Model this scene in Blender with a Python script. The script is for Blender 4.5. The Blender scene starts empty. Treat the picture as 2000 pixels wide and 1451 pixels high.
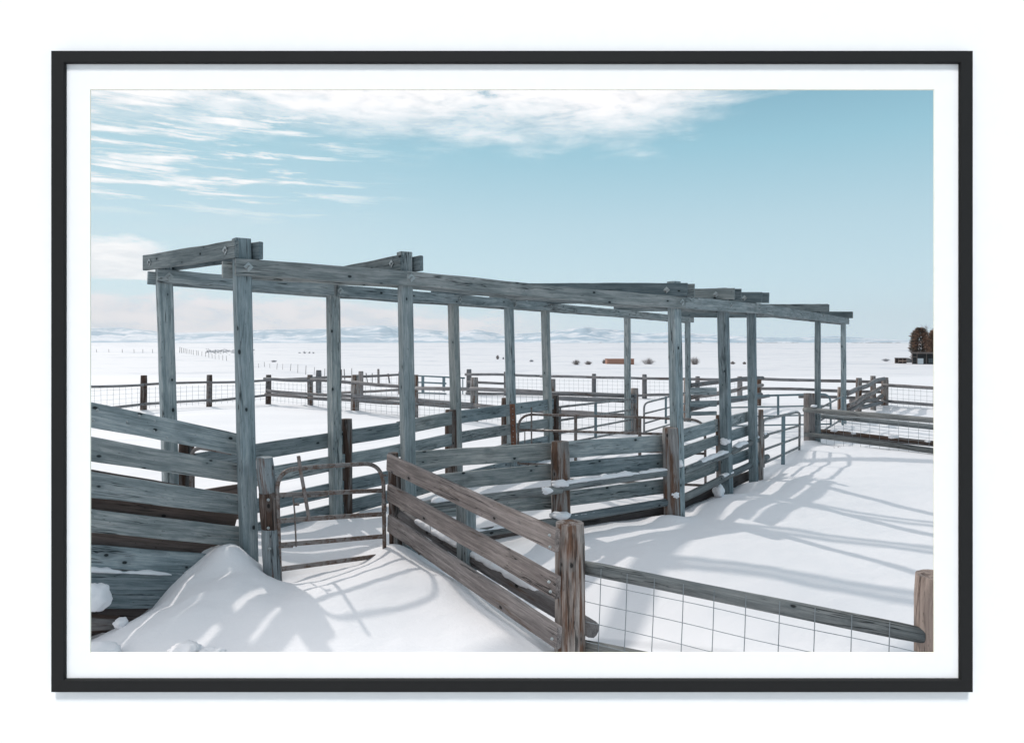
import bpy, math, random
from mathutils import Vector, noise, Matrix
import numpy as np
R = math.radians
sc = bpy.context.scene
COL = sc.collection
rnd = random.Random(7)

# ------------------------------------------------------------------ camera, sky, sun, lamp, exposure
HC = 1.9            # eye height above the snow
F = 1400.0          # focal length in photo pixels (photo 2000 x 1451)
VH = 672.0          # horizon row
cam_d = bpy.data.cameras.new('camera')
cam = bpy.data.objects.new('camera', cam_d); COL.objects.link(cam)
cam.location = (0, 0, HC); cam.rotation_euler = (R(90), 0, 0)
cam_d.sensor_fit = 'HORIZONTAL'; cam_d.sensor_width = 36.0
cam_d.lens = 36.0 * F / 2000.0
cam_d.shift_y = (VH - 725.5) / 2000.0
cam_d.clip_start = 0.05; cam_d.clip_end = 40000
sc.camera = cam

SUN_AZ = R(-34.5)    # left of straight ahead
SUN_EL = R(34.5)
sd = bpy.data.lights.new('sun', 'SUN'); so = bpy.data.objects.new('sun', sd); COL.objects.link(so)
sd.energy = 2.85; sd.angle = R(1.1); sd.color = (1.0, 0.935, 0.865)
to_sun = Vector((math.sin(SUN_AZ) * math.cos(SUN_EL), math.cos(SUN_AZ) * math.cos(SUN_EL), math.sin(SUN_EL)))
so.rotation_euler = to_sun.to_track_quat('Z', 'Y').to_euler(); so.location = to_sun * 60

# added unseen spot lamp that brightens the white wall and the frame
ld = bpy.data.lights.new('wall_fill_spot', 'SPOT'); lo = bpy.data.objects.new('wall_fill_spot', ld); COL.objects.link(lo)
lo.location = (0.0, -6.0, 13.2)
aim = Vector((0, 1.0, 1.86)) - Vector(lo.location)
lo.rotation_euler = aim.to_track_quat('-Z', 'Y').to_euler()
ld.energy = 20000; ld.spot_size = R(11.4); ld.spot_blend = 0.2; ld.shadow_soft_size = 2.0; ld.color = (1.0, 0.985, 0.97)

sc.view_settings.view_transform = 'Standard'; sc.view_settings.look = 'None'
sc.view_settings.exposure = -0.3; sc.view_settings.gamma = 1.0
sc.view_settings.use_curve_mapping = False
sc.render.engine = 'CYCLES'
sc.cycles.use_denoising = True
sc.cycles.max_bounces = 6; sc.cycles.diffuse_bounces = 4; sc.cycles.glossy_bounces = 2
sc.cycles.sample_clamp_indirect = 6.0

class N:
    """tiny expression wrapper over math nodes"""
    def __init__(s, nt, sock): s.nt, s.s = nt, sock
    def _m(s, op, *a, clamp=False):
        n = s.nt.nodes.new('ShaderNodeMath'); n.operation = op; n.use_clamp = clamp
        for i, v in enumerate((s,) + a):
            if isinstance(v, N): s.nt.links.new(v.s, n.inputs[i])
            else: n.inputs[i].default_value = v
        return N(s.nt, n.outputs[0])
    def __add__(s, o): return s._m('ADD', o)
    __radd__ = __add__
    def __sub__(s, o): return s._m('SUBTRACT', o)
    def __mul__(s, o): return s._m('MULTIPLY', o)
    __rmul__ = __mul__
    def __neg__(s): return s._m('MULTIPLY', -1.0)
    def mx(s, o): return s._m('MAXIMUM', o)
    def mn(s, o): return s._m('MINIMUM', o)
    def clamp(s): return s._m('ADD', 0.0, clamp=True)
    def ss(s, a, b):
        n = s.nt.nodes.new('ShaderNodeMapRange'); n.interpolation_type = 'SMOOTHSTEP'
        s.nt.links.new(s.s, n.inputs[0])
        n.inputs[1].default_value = a; n.inputs[2].default_value = b
        return N(s.nt, n.outputs[0])
def vec(nt, x, y, z):
    n = nt.nodes.new('ShaderNodeCombineXYZ')
    for i, v in enumerate((x, y, z)):
        if isinstance(v, N): nt.links.new(v.s, n.inputs[i])
        else: n.inputs[i].default_value = v
    return n.outputs[0]
def noise_n(nt, v, scale=1.0, detail=4.0, rough=0.55, dist=0.0):
    n = nt.nodes.new('ShaderNodeTexNoise'); n.inputs['Scale'].default_value = scale
    n.inputs['Detail'].default_value = detail; n.inputs['Roughness'].default_value = rough
    n.inputs['Distortion'].default_value = dist
    nt.links.new(v, n.inputs['Vector']); return N(nt, n.outputs['Fac'])
def ramp(nt, fac, stops):
    n = nt.nodes.new('ShaderNodeValToRGB'); e = n.color_ramp.elements
    while len(e) < len(stops): e.new(0.5)
    for k, (p, c) in enumerate(stops):
        e[k].position = p; e[k].color = tuple(c) + (1,) if len(c) == 3 else c
    nt.links.new(fac.s, n.inputs[0]); return n.outputs[0]
def mixc(nt, fac, a, b, mode='MIX'):
    n = nt.nodes.new('ShaderNodeMix'); n.data_type = 'RGBA'; n.blend_type = mode
    for sock, v in ((n.inputs[0], fac), (n.inputs[6], a), (n.inputs[7], b)):
        if isinstance(v, N): nt.links.new(v.s, sock)
        elif isinstance(v, (int, float)): sock.default_value = v
        elif isinstance(v, tuple): sock.default_value = v if len(v) == 4 else v + (1,)
        else: nt.links.new(v, sock)
    return n.outputs[2]

world = bpy.data.worlds.new('World'); sc.world = world; world.use_nodes = True
def build_world():
    nt = world.node_tree; nt.nodes.clear()
    out = nt.nodes.new('ShaderNodeOutputWorld'); bg = nt.nodes.new('ShaderNodeBackground')
    tc = nt.nodes.new('ShaderNodeTexCoord'); sp = nt.nodes.new('ShaderNodeSeparateXYZ')
    nt.links.new(tc.outputs['Generated'], sp.inputs[0])
    X, Y, Z = (N(nt, sp.outputs[i]) for i in range(3))
    az = X._m('ARCTAN2', Y); el = Z._m('ARCSINE')
    sky = nt.nodes.new('ShaderNodeTexSky'); sky.sky_type = 'NISHITA'; sky.sun_disc = False
    sky.sun_elevation = SUN_EL; sky.sun_rotation = SUN_AZ; sky.dust_density = 2.0
    skyc = mixc(nt, 1.0, sky.outputs[0], (0.1, 0.1, 0.1), 'MULTIPLY')
    k = (el * (1 / 0.9)).clamp()
    grad = ramp(nt, k, [(0.0, (.77, .96, 1.07)), (0.10, (.64, .87, .98)), (0.18, (.545, .79, .905)),
                        (0.29, (.36, .665, .80)), (0.39, (.225, .485, .63)), (0.75, (.15, .36, .52)), (1.0, (.12, .31, .47))])
    # sky is paler towards the sun's side (left) and deeper to the right, as in the photograph
    left = az.ss(0.55, -0.6)
    base = mixc(nt, 0.07, grad, skyc)
    base = mixc(nt, left * 0.0, base, (.74, .83, .88))
    # ---- clouds, laid out by azimuth and elevation
    v1 = vec(nt, az * 5.0, el * 17.0, 0.0)
    n1 = noise_n(nt, v1, 1.0, 8, 0.66, 0.3)
    v2 = vec(nt, az * 11.0 + 3.0, el * 50.0, 0.0)
    n2 = noise_n(nt, v2, 1.0, 7, 0.62, 0.35)
    v3 = vec(nt, az * 3.0 + 9.0, el * 12.0 + 5.0, 2.0)
    n3 = noise_n(nt, v3, 1.0, 5, 0.55, 0.4)
    edge = (az - 0.17).mx(0.0) * 0.36 + 0.283 + (az + 0.25)._m('ABSOLUTE')._m('MULTIPLY', -0.02)
    bank = (el - edge + (n1 - 0.5) * 0.11 + (n2 - 0.5) * 0.08).ss(-0.03, 0.055) * (el.ss(0.42, 0.62) * -0.35 + 1.0)
    n4 = noise_n(nt, vec(nt, az * 22.0 + 1.0, el * 55.0, 4.0), 1.0, 6, 0.65, 0.3)
    over = (n3 * 0.6 + n1 * 0.4).ss(0.34, 0.60) * el.ss(0.34, 0.5)          # broken cloud overhead and all round
    bank = (bank * ((n2 * 0.5 + n1 * 0.5).ss(0.26, 0.44)).mx(az.ss(-0.12, -0.3) * (el - edge).ss(0.02, 0.045))).mx(over * 0.22)
    n5 = noise_n(nt, vec(nt, az * 7.5 + 6.0, el * 80.0, 1.0), 1.0, 7, 0.64, 0.3)
    streak = (n5 * 0.75 + n1 * 0.25 + az.ss(-0.2, -0.55) * 0.05).ss(0.505, 0.625) * az.ss(-0.10, -0.36) * el.ss(0.15, 0.20)
    wisp = n3.ss(0.45, 0.75) * az.ss(-0.05, -0.5) * el.ss(0.07, 0.14) * 0.22
    d1 = (el - 0.100)._m('ABSOLUTE')
    puff = ((n1 - 0.5) * 0.09 + 0.027 - d1).ss(-0.004, 0.012) * az.ss(-0.44, -0.475)
    lowtop = az.mx(-0.62) * -0.050 + 0.046
    lowb = (lowtop + (n1 - 0.5) * 0.085 + (n4 - 0.5) * 0.030 - el).ss(-0.006, 0.020) * az.ss(0.16, -0.10)
    haze = el.ss(0.05, 0.0)
    col = mixc(nt, haze * 0.5, base, (.79, .95, 1.05))
    col = mixc(nt, lowb * 0.85, col, mixc(nt, (n2 * 0.45 + n4 * 0.55).ss(0.34, 0.60), (.79, .83, .91), (1.06, .99, 1.005)))
    col = mixc(nt, wisp, col, (.86, .875, .90))
    col = mixc(nt, puff * 0.9, col, mixc(nt, n2.ss(0.3, 0.65), (.86, .90, .95), (1.2, 1.18, 1.18)))
    col = mixc(nt, streak * (n4.ss(0.3, 0.55) * 0.4 + 0.55), col, mixc(nt, n5.ss(0.42, 0.62), (.92, .94, .97), (1.2, 1.18, 1.18)))
    col = mixc(nt, bank * (n4.ss(0.20, 0.46) * 0.36 + 0.63), col, mixc(nt, (n2 * 0.5 + n4 * 0.5).ss(0.30, 0.55), (.93, .945, .98), (1.22, 1.20, 1.21)))
    # below the horizon: snowfield grey
    col = mixc(nt, el.ss(-0.005, -0.03), col, (.62, .62, .65))
    nt.links.new(col, bg.inputs[0]); bg.inputs[1].default_value = 1.10
    nt.links.new(bg.outputs[0], out.inputs[0])
build_world()

# ------------------------------------------------------------------ helpers
def P(u, v, Y):
    return Vector(((u - 1000.0) / F * Y, Y, HC - (v - VH) / F * Y))
def px(n, Y): return n / F * Y
def mat_new(name):
    m = bpy.data.materials.new(name); m.use_nodes = True
    nt = m.node_tree; b = nt.nodes['Principled BSDF']; return m, nt, b
def empty(name, loc, label, cat, group=None):
    o = bpy.data.objects.new(name, None); COL.objects.link(o); o.location = loc
    o.empty_display_size = 0.2
    o['label'] = label; o['category'] = cat
    if group: o['group'] = group
    return o
def tag(o, label=None, cat=None, group=None, kind=None):
    if label: o['label'] = label
    if cat: o['category'] = cat
    if group: o['group'] = group
    if kind: o['kind'] = kind
    return o
def mk(name, verts, faces, mat, parent=None, gc=None, smooth=False, mats=None, fm=None):
    vs = np.array([tuple(v) for v in verts], dtype=float)
    c = (vs.min(0) + vs.max(0)) / 2
    me = bpy.data.meshes.new(name)
    me.from_pydata((vs - c).tolist(), [], faces)
    if gc is not None:
        a = me.attributes.new('gc', 'FLOAT_VECTOR', 'POINT')
        a.data.foreach_set('vector', np.array(gc, dtype=np.float32).ravel())
    if mats:
        for m in mats: me.materials.append(m)
    elif mat: me.materials.append(mat)
    if fm is not None: me.polygons.foreach_set('material_index', fm)
    if smooth: me.polygons.foreach_set('use_smooth', [True] * len(me.polygons))
    me.update()
    o = bpy.data.objects.new(name, me); COL.objects.link(o)
    if parent is not None:
        o.parent = parent
        pl = Vector(parent.location)
        if parent.parent is not None: pl = pl + Vector(parent.parent.location)
        o.location = Vector(c) - pl
    else: o.location = Vector(c)
    return o
def ros(): return (rnd.uniform(0, 60), rnd.uniform(0, 9), rnd.uniform(0, 9))
def sweep(pts, profs, gcp, closed_ends=True, off=(0, 0, 0), frames=None):
    """rings of profile points along pts; returns verts, faces, gc"""
    V, Fc, G = [], [], []
    n = len(profs[0]); L = 0.0
    for i, p in enumerate(pts):
        if i: L += (pts[i] - pts[i - 1]).length
        s, u = frames[i]
        for (a, b) in profs[i]:
            V.append(p + s * a + u * b); G.append((L + off[0], a + off[1], b + off[2]))
    m = len(pts)
    for i in range(m - 1):
        for j in range(n):
            k = (j + 1) % n
            Fc.append((i * n + j, i * n + k, (i + 1) * n + k, (i + 1) * n + j))
    if closed_ends:
        Fc.append(tuple(reversed(range(n)))); Fc.append(tuple((m - 1) * n + j for j in range(n)))
    return V, Fc, G
ZUP = Vector((0, 0, 1))
def plank(parent, name, A, B, h0, h1, th, mat, wob=0.004, c=0.005, bow=0.0, seg=0.14):
    A, B = Vector(A), Vector(B); d = (B - A); L = d.length; d.normalize()
    s = d.cross(ZUP)
    if s.length < 1e-4: s = Vector((1, 0, 0))
    s.normalize(); u = s.cross(d).normalized()
    n = max(2, int(L / seg)); sd_ = rnd.uniform(0, 99)
    pts, profs, fr = [], [], []
    for i in range(n + 1):
        t = i / n
        p = A.lerp(B, t) + u * (bow * math.sin(math.pi * t)) + u * wob * 0.8 * noise.noise((t * L * 1.3, sd_, 0)) + s * wob * noise.noise((t * L * 0.9, sd_, 5))
        h = (h0 + (h1 - h0) * t)
        ht = h / 2 + wob * noise.noise((t * L * 3.1, sd_, 9)); hb = h / 2 + wob * noise.noise((t * L * 3.1, sd_, 17)); a = th / 2
        pts.append(p); fr.append((s, u))
        profs.append([(-a + c, -hb), (a - c, -hb), (a, -hb + c), (a, ht - c), (a - c, ht), (-a + c, ht), (-a, ht - c), (-a, -hb + c)])
    V, Fc, G = sweep(pts, profs, None, True, ros(), fr)
    return mk(name, V, Fc, mat, parent, G)
def board(parent, name, e0, e1, th, mat, wob=0.004, bow=0.0, back=True):
    """plank given by its visible face at both ends: (u, v_top, v_bottom, Y)"""
    (u0, t0, b0, y0), (u1, t1, b1, y1) = e0, e1
    A = (P(u0, t0, y0) + P(u0, b0, y0)) / 2; B = (P(u1, t1, y1) + P(u1, b1, y1)) / 2
    d = (B - A).normalized(); s = d.cross(ZUP).normalized()
    if s.y < 0: s = -s
    A += s * th / 2; B += s * th / 2
    return plank(parent, name, A, B, px(b0 - t0, y0), px(b1 - t1, y1), th, mat, wob, bow=bow)
def sqpost(parent, name, base, top, w, ang, mat, wob=0.004):
    base, top = Vector(base), Vector(top); L = (top - base).length
    n = max(4, int(L / 0.18)); sd_ = rnd.uniform(0, 99)
    s = Vector((math.cos(ang), math.sin(ang), 0)); u = Vector((-math.sin(ang), math.cos(ang), 0))
    pts, profs, fr = [], [], []; c = 0.008
    for i in range(n + 1):
        t = i / n
        p = base.lerp(top, t) + s * wob * noise.noise((t * L * 1.1, sd_, 1)) + u * wob * noise.noise((t * L * 1.1, sd_, 7))
        a = w / 2 + wob * 0.6 * noise.noise((t * L * 2.5, sd_, 13)); b = w / 2 + wob * 0.6 * noise.noise((t * L * 2.5, sd_, 21))
        pts.append(p); fr.append((s, u))
        profs.append([(-a + c, -b), (a - c, -b), (a, -b + c), (a, b - c), (a - c, b), (-a + c, b), (-a, b - c), (-a, -b + c)])
    V, Fc, G = sweep(pts, profs, None, True, ros(), fr)
    return mk(name, V, Fc, mat, parent, G)
def pole(parent, name, A, B, r0, r1, mat, rough=0.06, bend=0.0, n=14, seg=0.12, mats=None):
    """round timber with uneven surface"""
    A, B = Vector(A), Vector(B); d = B - A; L = d.length; d.normalize()
    s = d.cross(ZUP)
    if s.length < 0.15: s = Vector((1, 0, 0))
    s.normalize(); u = s.cross(d).normalized()
    m = max(3, int(L / seg)); sd_ = rnd.uniform(0, 99)
    pts, profs, fr = [], [], []
    for i in range(m + 1):
        t = i / m; r = r0 + (r1 - r0) * t
        p = A.lerp(B, t) + u * bend * noise.noise((t * L * 0.55, sd_, 3)) + s * bend * noise.noise((t * L * 0.55, sd_, 8))
        e = 1.0 if 0 < i < m else 0.93
        pr = []
        for j in range(n):
            a = 2 * math.pi * j / n
            q = r * e * (1 + rough * noise.noise((math.cos(a) * 1.6 + sd_, math.sin(a) * 1.6, t * L * 1.2)) + rough * 0.5 * noise.noise((math.cos(a) * 5 + sd_, math.sin(a) * 5, t * L * 0.7)))
            pr.append((q * math.cos(a), q * math.sin(a)))
        pts.append(p); profs.append(pr); fr.append((s, u))
    V, Fc, G = sweep(pts, profs, None, True, ros(), fr)
    o = mk(name, V, Fc, mat, parent, G)
    o.data.polygons.foreach_set('use_smooth', [len(p.vertices) == 4 for p in o.data.polygons])
    return o
def rpost(parent, u0, u1, vt, vb, Y, mat, lean=0.0, name='post', sub=0.25):
    """round post standing at depth Y: pixel columns, top row and foot row (goes on below the snow)"""
    uc = (u0 + u1) / 2
    T = P(uc, vt, Y); Bm = P(uc + lean, vb, Y); d = (Bm - T).normalized()
    return pole(parent, name, Bm + d * sub, T, px(u1 - u0, Y) / 2 * 1.03, px(u1 - u0, Y) / 2, mat)
def tube(parent, name, pts, r, mat, n=8, flat=None):
    pts = [Vector(p) for p in pts]; fr, profs = [], []
    for i in range(len(pts)):
        d = (pts[min(i + 1, len(pts) - 1)] - pts[max(i - 1, 0)]).normalized()
        s = d.cross(Vector((0.02, 1, 0.0))).normalized() if abs(d.y) < 0.95 else d.cross(ZUP).normalized()
        u = s.cross(d).normalized(); fr.append((s, u))
        if flat:   # rectangular bar: flat = (half width, half thickness)
            a, b = flat; profs.append([(-a, -b), (a, -b), (a, b), (-a, b)])
        else:
            profs.append([(r * math.cos(2 * math.pi * j / n), r * math.sin(2 * math.pi * j / n)) for j in range(n)])
    V, Fc, G = sweep(pts, profs, None, True, ros(), fr)
    o = mk(name, V, Fc, mat, parent, G)
    if not flat: o.data.polygons.foreach_set('use_smooth', [len(p.vertices) == 4 and n > 4 for p in o.data.polygons])
    return o
def arc(a, corner, b, k=8):
    """rounded corner from a to b, quadratic through the corner"""
    return [(Vector(a) * (1 - t) ** 2 + Vector(corner) * 2 * t * (1 - t) + Vector(b) * t * t) for t in [i / k for i in range(k + 1)]]
def wires(parent, A0, A1, B0, B1, nv, nh, r, mat, sag=0.0, name='wire_mesh', vtop=0.0):
    """welded mesh between top edge A0-A1 and bottom edge B0-B1, one part"""
    V, Fc, G = [], [], []
    def strand(pts):
        nonlocal V, Fc, G
        fr, pr = [], []
        for i in range(len(pts)):
            d = (pts[min(i + 1, len(pts) - 1)] - pts[max(i - 1, 0)]).normalized()
            s = d.cross(Vector((0.3, 0.9, 0.2))).normalized(); fr.append((s, s.cross(d).normalized()))
            pr.append([(-r, -r), (r, -r), (r, r), (-r, r)])
        v, f, g = sweep(pts, pr, None, True, (0, 0, 0), fr); o = len(V)
        V += v; G += g; Fc += [tuple(q + o for q in ff) for ff in f]
    up = (A0 - B0).normalized()
    for i in range(nv + 1):
        t = (i + 0.5 * (nv > 0)) / (nv + 1)
        a = A0.lerp(A1, t); b = B0.lerp(B1, t) + (A1 - A0).normalized() * rnd.uniform(-.01, .01)
        strand([a + up * vtop, a.lerp(b, 0.5) + Vector((0, rnd.uniform(-.006, .006), 0)), b])
    for j in range(nh):
        t = (j + 0.5) / nh
        a = A0.lerp(B0, t); b = A1.lerp(B1, t); n = 8
        strand([a.lerp(b, i / n) - ZUP * sag * math.sin(math.pi * i / n) for i in range(n + 1)])
    return mk(name, V, Fc, mat, parent, G)

# ------------------------------------------------------------------ materials
def wood(name, dark, mid, light, brown=(.12, .07, .045), bro=0.0, knots=0.7, bump=0.35, bscale=1.0, pale=0.0, dirt=0.5):
    m, nt, b = mat_new(name)
    at = nt.nodes.new('ShaderNodeAttribute'); at.attribute_name = 'gc'
    sp = nt.nodes.new('ShaderNodeSeparateXYZ'); nt.links.new(at.outputs['Vector'], sp.inputs[0])
    x, y, z = (N(nt, sp.outputs[i]) for i in range(3))
    oi = nt.nodes.new('ShaderNodeObjectInfo'); rv = N(nt, oi.outputs['Random'])
    wav = noise_n(nt, vec(nt, x * 2.2, y * 4, z * 4), 1, 2, .5)
    yy, zz = y + (wav - 0.5) * 0.035, z + (wav - 0.5) * 0.035
    grain = noise_n(nt, vec(nt, x * 1.6, yy * 30, zz * 30), 1, 3, .55, .2)
    fine = noise_n(nt, vec(nt, x * 3.2, yy * 85, zz * 85), 1, 8, .78)
    blot = noise_n(nt, vec(nt, x * 1.5, y * 4, z * 4), 1, 4, .6)
    spec = noise_n(nt, vec(nt, x * 22, y * 60, z * 60), 1, 3, .6)
    g = grain * 0.22 + fine * 0.50 + blot * 0.28
    col = ramp(nt, g, [(0.33, dark), (0.48, mid), (0.64, light)])
    col = mixc(nt, (blot.ss(.55, .72)) * dirt, col, tuple(q * 1.1 for q in dark))
    col = mixc(nt, 1.0, col, mixc(nt, rv, (.74, .77, .79), (1.26, 1.21, 1.18)), 'MULTIPLY')
    col = mixc(nt, 1.0, col, mixc(nt, (rv * 7.31)._m('FRACT'), (.97, 1.0, 1.02), (1.10, 1.0, .94)), 'MULTIPLY')
    if pale > 0: col = mixc(nt, noise_n(nt, vec(nt, x * 3 + 7, y * 20, z * 20), 1, 3, .6).ss(.52, .72) * pale, col, (.42, .42, .41))
    if bro > 0:
        st = noise_n(nt, vec(nt, x * 1.3 + 11, y * 14, z * 14), 1, 5, .62, .4)
        col = mixc(nt, st.ss(.62 - .26 * bro, .72 - .2 * bro), col, mixc(nt, fine.ss(.3, .7), tuple(q * .55 for q in brown), tuple(q * 1.6 for q in brown)))
    # checks: dark cracks that run along the grain
    ck = noise_n(nt, vec(nt, x * 0.7 + 31, yy * 26, zz * 26), 1, 3, .6)
    crack = (ck - 0.5)._m('ABSOLUTE').ss(.022, .004) * noise_n(nt, vec(nt, x * 1.3 + 5, y * 7, z * 7), 1, 2, .5).ss(.50, .56)
    col = mixc(nt, crack * .9, col, tuple(q * .3 for q in dark))
    kmask = None
    if knots > 0:
        vo = nt.nodes.new('ShaderNodeTexVoronoi'); vo.feature = 'F1'; vo.inputs['Scale'].default_value = 1.0
        nt.links.new(vec(nt, x * 6.2, y * 10.5, z * 10.5), vo.inputs['Vector'])
        sc_ = nt.nodes.new('ShaderNodeSeparateColor'); nt.links.new(vo.outputs['Color'], sc_.inputs[0])
        dd = N(nt, vo.outputs['Distance']); on = N(nt, sc_.outputs[0]).ss(1 - knots, 1 - knots + .02)
        dd = dd + (fine - 0.5) * 0.16
        kmask = dd.ss(.16, .09) * on
        ring = dd.ss(.40, .2) * on
        col = mixc(nt, ring * .45, col, tuple(q * .75 for q in mid))
        col = mixc(nt, kmask * .93, col, tuple(q * .2 for q in dark))
    col = mixc(nt, spec.ss(.64, .74) * .55, col, tuple(q * .35 for q in dark))
    nt.links.new(col, b.inputs['Base Color']); b.inputs['Roughness'].default_value = 0.82
    b.inputs['Specular IOR Level'].default_value = 0.25
    bp = nt.nodes.new('ShaderNodeBump'); bp.inputs['Strength'].default_value = bump; bp.inputs['Distance'].default_value = 0.006 * bscale
    h = grain * .4 + fine * .9 - crack * 1.5
    nt.links.new(h.s, bp.inputs['Height']); nt.links.new(bp.outputs[0], b.inputs['Normal'])
    return m
W_BLUE = wood('weathered_timber', (.048, .068, .076), (.200, .243, .257), (.45, .485, .495), knots=.5, dirt=.65)
W_TALL = wood('tall_post_timber', (.045, .068, .077), (.198, .248, .265), (.44, .48, .492), knots=.45, dirt=.65)
W_CROSS = wood('shaded_cross_timber', (.034, .052, .060), (.120, .156, .170), (.27, .31, .322), knots=.6, dirt=.6)  # beam timber darkened: shade of the cross beam faces painted into the colour
W_GREY = wood('grey_brown_timber', (.062, .056, .056), (.165, .155, .155), (.34, .325, .322), brown=(.11, .08, .065), bro=.1, knots=.2, bump=.6, dirt=.7)
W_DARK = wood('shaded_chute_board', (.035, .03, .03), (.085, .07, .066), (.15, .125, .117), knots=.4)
W_POST = wood('rusty_round_timber', (.07, .07, .07), (.23, .225, .222), (.42, .41, .405), brown=(.11, .062, .042), bro=.66, knots=.25, bump=.6)
W_DPOST = wood('dark_round_timber', (.05, .046, .045), (.15, .14, .137), (.30, .29, .285), brown=(.062, .038, .029), bro=.85, knots=.3, bump=.6)
W_PALE = wood('pale_round_timber', (.10, .115, .12), (.26, .285, .295), (.46, .48, .485), brown=(.10, .05, .032), bro=.35, knots=.3, bump=.6)
W_POLE = wood('grey_pole_timber', (.05, .062, .068), (.15, .172, .18), (.30, .325, .33), knots=.3, bump=.7, dirt=.6)
W_FAR = wood('far_fence_timber', (.075, .075, .078), (.19, .19, .197), (.34, .34, .345), brown=(.10, .06, .045), bro=.2, knots=.2)
W_TAN = wood('tan_round_timber', (.13, .105, .093), (.27, .23, .21), (.42, .37, .34), brown=(.10, .07, .06), bro=.35, knots=.3, bump=.5)
def metal(name, c1, c2, rust=.5, met=.35, ro=.5):
    m, nt, b = mat_new(name)
    tc = nt.nodes.new('ShaderNodeTexCoord')
    n = noise_n(nt, tc.outputs['Object'], 14, 5, .65); n2 = noise_n(nt, tc.outputs['Object'], 60, 3, .6)
    f = (n * .7 + n2 * .3).ss(.62 - rust * .3, .72 - rust * .2)
    nt.links.new(mixc(nt, f, c1, c2), b.inputs['Base Color'])
    b.inputs['Metallic'].default_value = met
    nt.links.new((f * .3 + ro).s, b.inputs['Roughness'])
    bp = nt.nodes.new('ShaderNodeBump'); bp.inputs['Strength'].default_value = .15; bp.inputs['Distance'].default_value = .002
    nt.links.new(n2.s, bp.inputs['Height']); nt.links.new(bp.outputs[0], b.inputs['Normal'])
    return m
M_GATE = metal('brown_gate_steel', (.20, .185, .18), (.115, .075, .058), .6, .25, .42)
M_BLUE = metal('blue_grey_gate_steel', (.135, .19, .215), (.08, .095, .10), .3, .25, .45)
M_GREY = metal('grey_gate_steel', (.20, .205, .21), (.10, .095, .093), .5, .25, .45)
M_WIRE = metal('galvanised_wire', (.24, .27, .29), (.17, .19, .20), .3, .4, .5)
M_RUST = metal('rusty_flange', (.20, .085, .05), (.10, .05, .035), .5, .1, .7)
M_BOLT = metal('bolt_steel', (.34, .38, .39), (.12, .11, .11), .35, .3, .45)
def snow_mat(name, near=True):
    m, nt, b = mat_new(name)
    tc = nt.nodes.new('ShaderNodeTexCoord'); ob = tc.outputs['Object']
    sp = nt.nodes.new('ShaderNodeSeparateXYZ'); nt.links.new(ob, sp.inputs[0])
    x, y, z = (N(nt, sp.outputs[i]) for i in range(3))
    n1 = noise_n(nt, vec(nt, x * .7, y * .9, 0.0), 1, 3, .5)
    col = mixc(nt, n1, (.765, .765, .79), (.815, .81, .83))
    if near:
        # sage stubble and wind crust poking through the toned-down far plain
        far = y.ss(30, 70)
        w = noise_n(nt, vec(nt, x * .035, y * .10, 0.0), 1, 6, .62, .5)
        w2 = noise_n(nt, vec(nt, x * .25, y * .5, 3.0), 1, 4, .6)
        col = mixc(nt, far * .8, col, (.70, .70, .725))  # whole far plain toned down to offset its brighter lighting
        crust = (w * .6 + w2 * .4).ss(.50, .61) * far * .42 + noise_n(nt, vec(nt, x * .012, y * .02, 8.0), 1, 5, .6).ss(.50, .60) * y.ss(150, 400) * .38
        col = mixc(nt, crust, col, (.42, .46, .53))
    nt.links.new(col, b.inputs['Base Color']); b.inputs['Roughness'].default_value = .75
    b.inputs['Specular IOR Level'].default_value = .2
    f = noise_n(nt, ob, 130, 3, .7) * .22 + noise_n(nt, vec(nt, x * 5.5, y * 5.5, z * 5.5), 1, 5, .55) * .8 + noise_n(nt, ob, 24, 4, .6) * .35 + noise_n(nt, vec(nt, (x + y * .7) * 3.0, (y - x * .7) * 11.0, 0.0), 1, 3, .5, .4) * .45
    bp = nt.nodes.new('ShaderNodeBump'); bp.inputs['Strength'].default_value = .38; bp.inputs['Distance'].default_value = .022
    nt.links.new(f.s, bp.inputs['Height']); nt.links.new(bp.outputs[0], b.inputs['Normal'])
    return m
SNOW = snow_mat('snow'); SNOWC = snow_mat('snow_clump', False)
def plain(name, c, ro=.7, spec=.3):
    m, nt, b = mat_new(name)
    tc = nt.nodes.new('ShaderNodeTexCoord')
    n = noise_n(nt, tc.outputs['Object'], 40, 3, .6)
    nt.links.new(mixc(nt, n, tuple(q * .97 for q in c), tuple(min(1, q * 1.03) for q in c)), b.inputs['Base Color'])
    b.inputs['Roughness'].default_value = ro; b.inputs['Specular IOR Level'].default_value = spec
    return m

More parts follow.
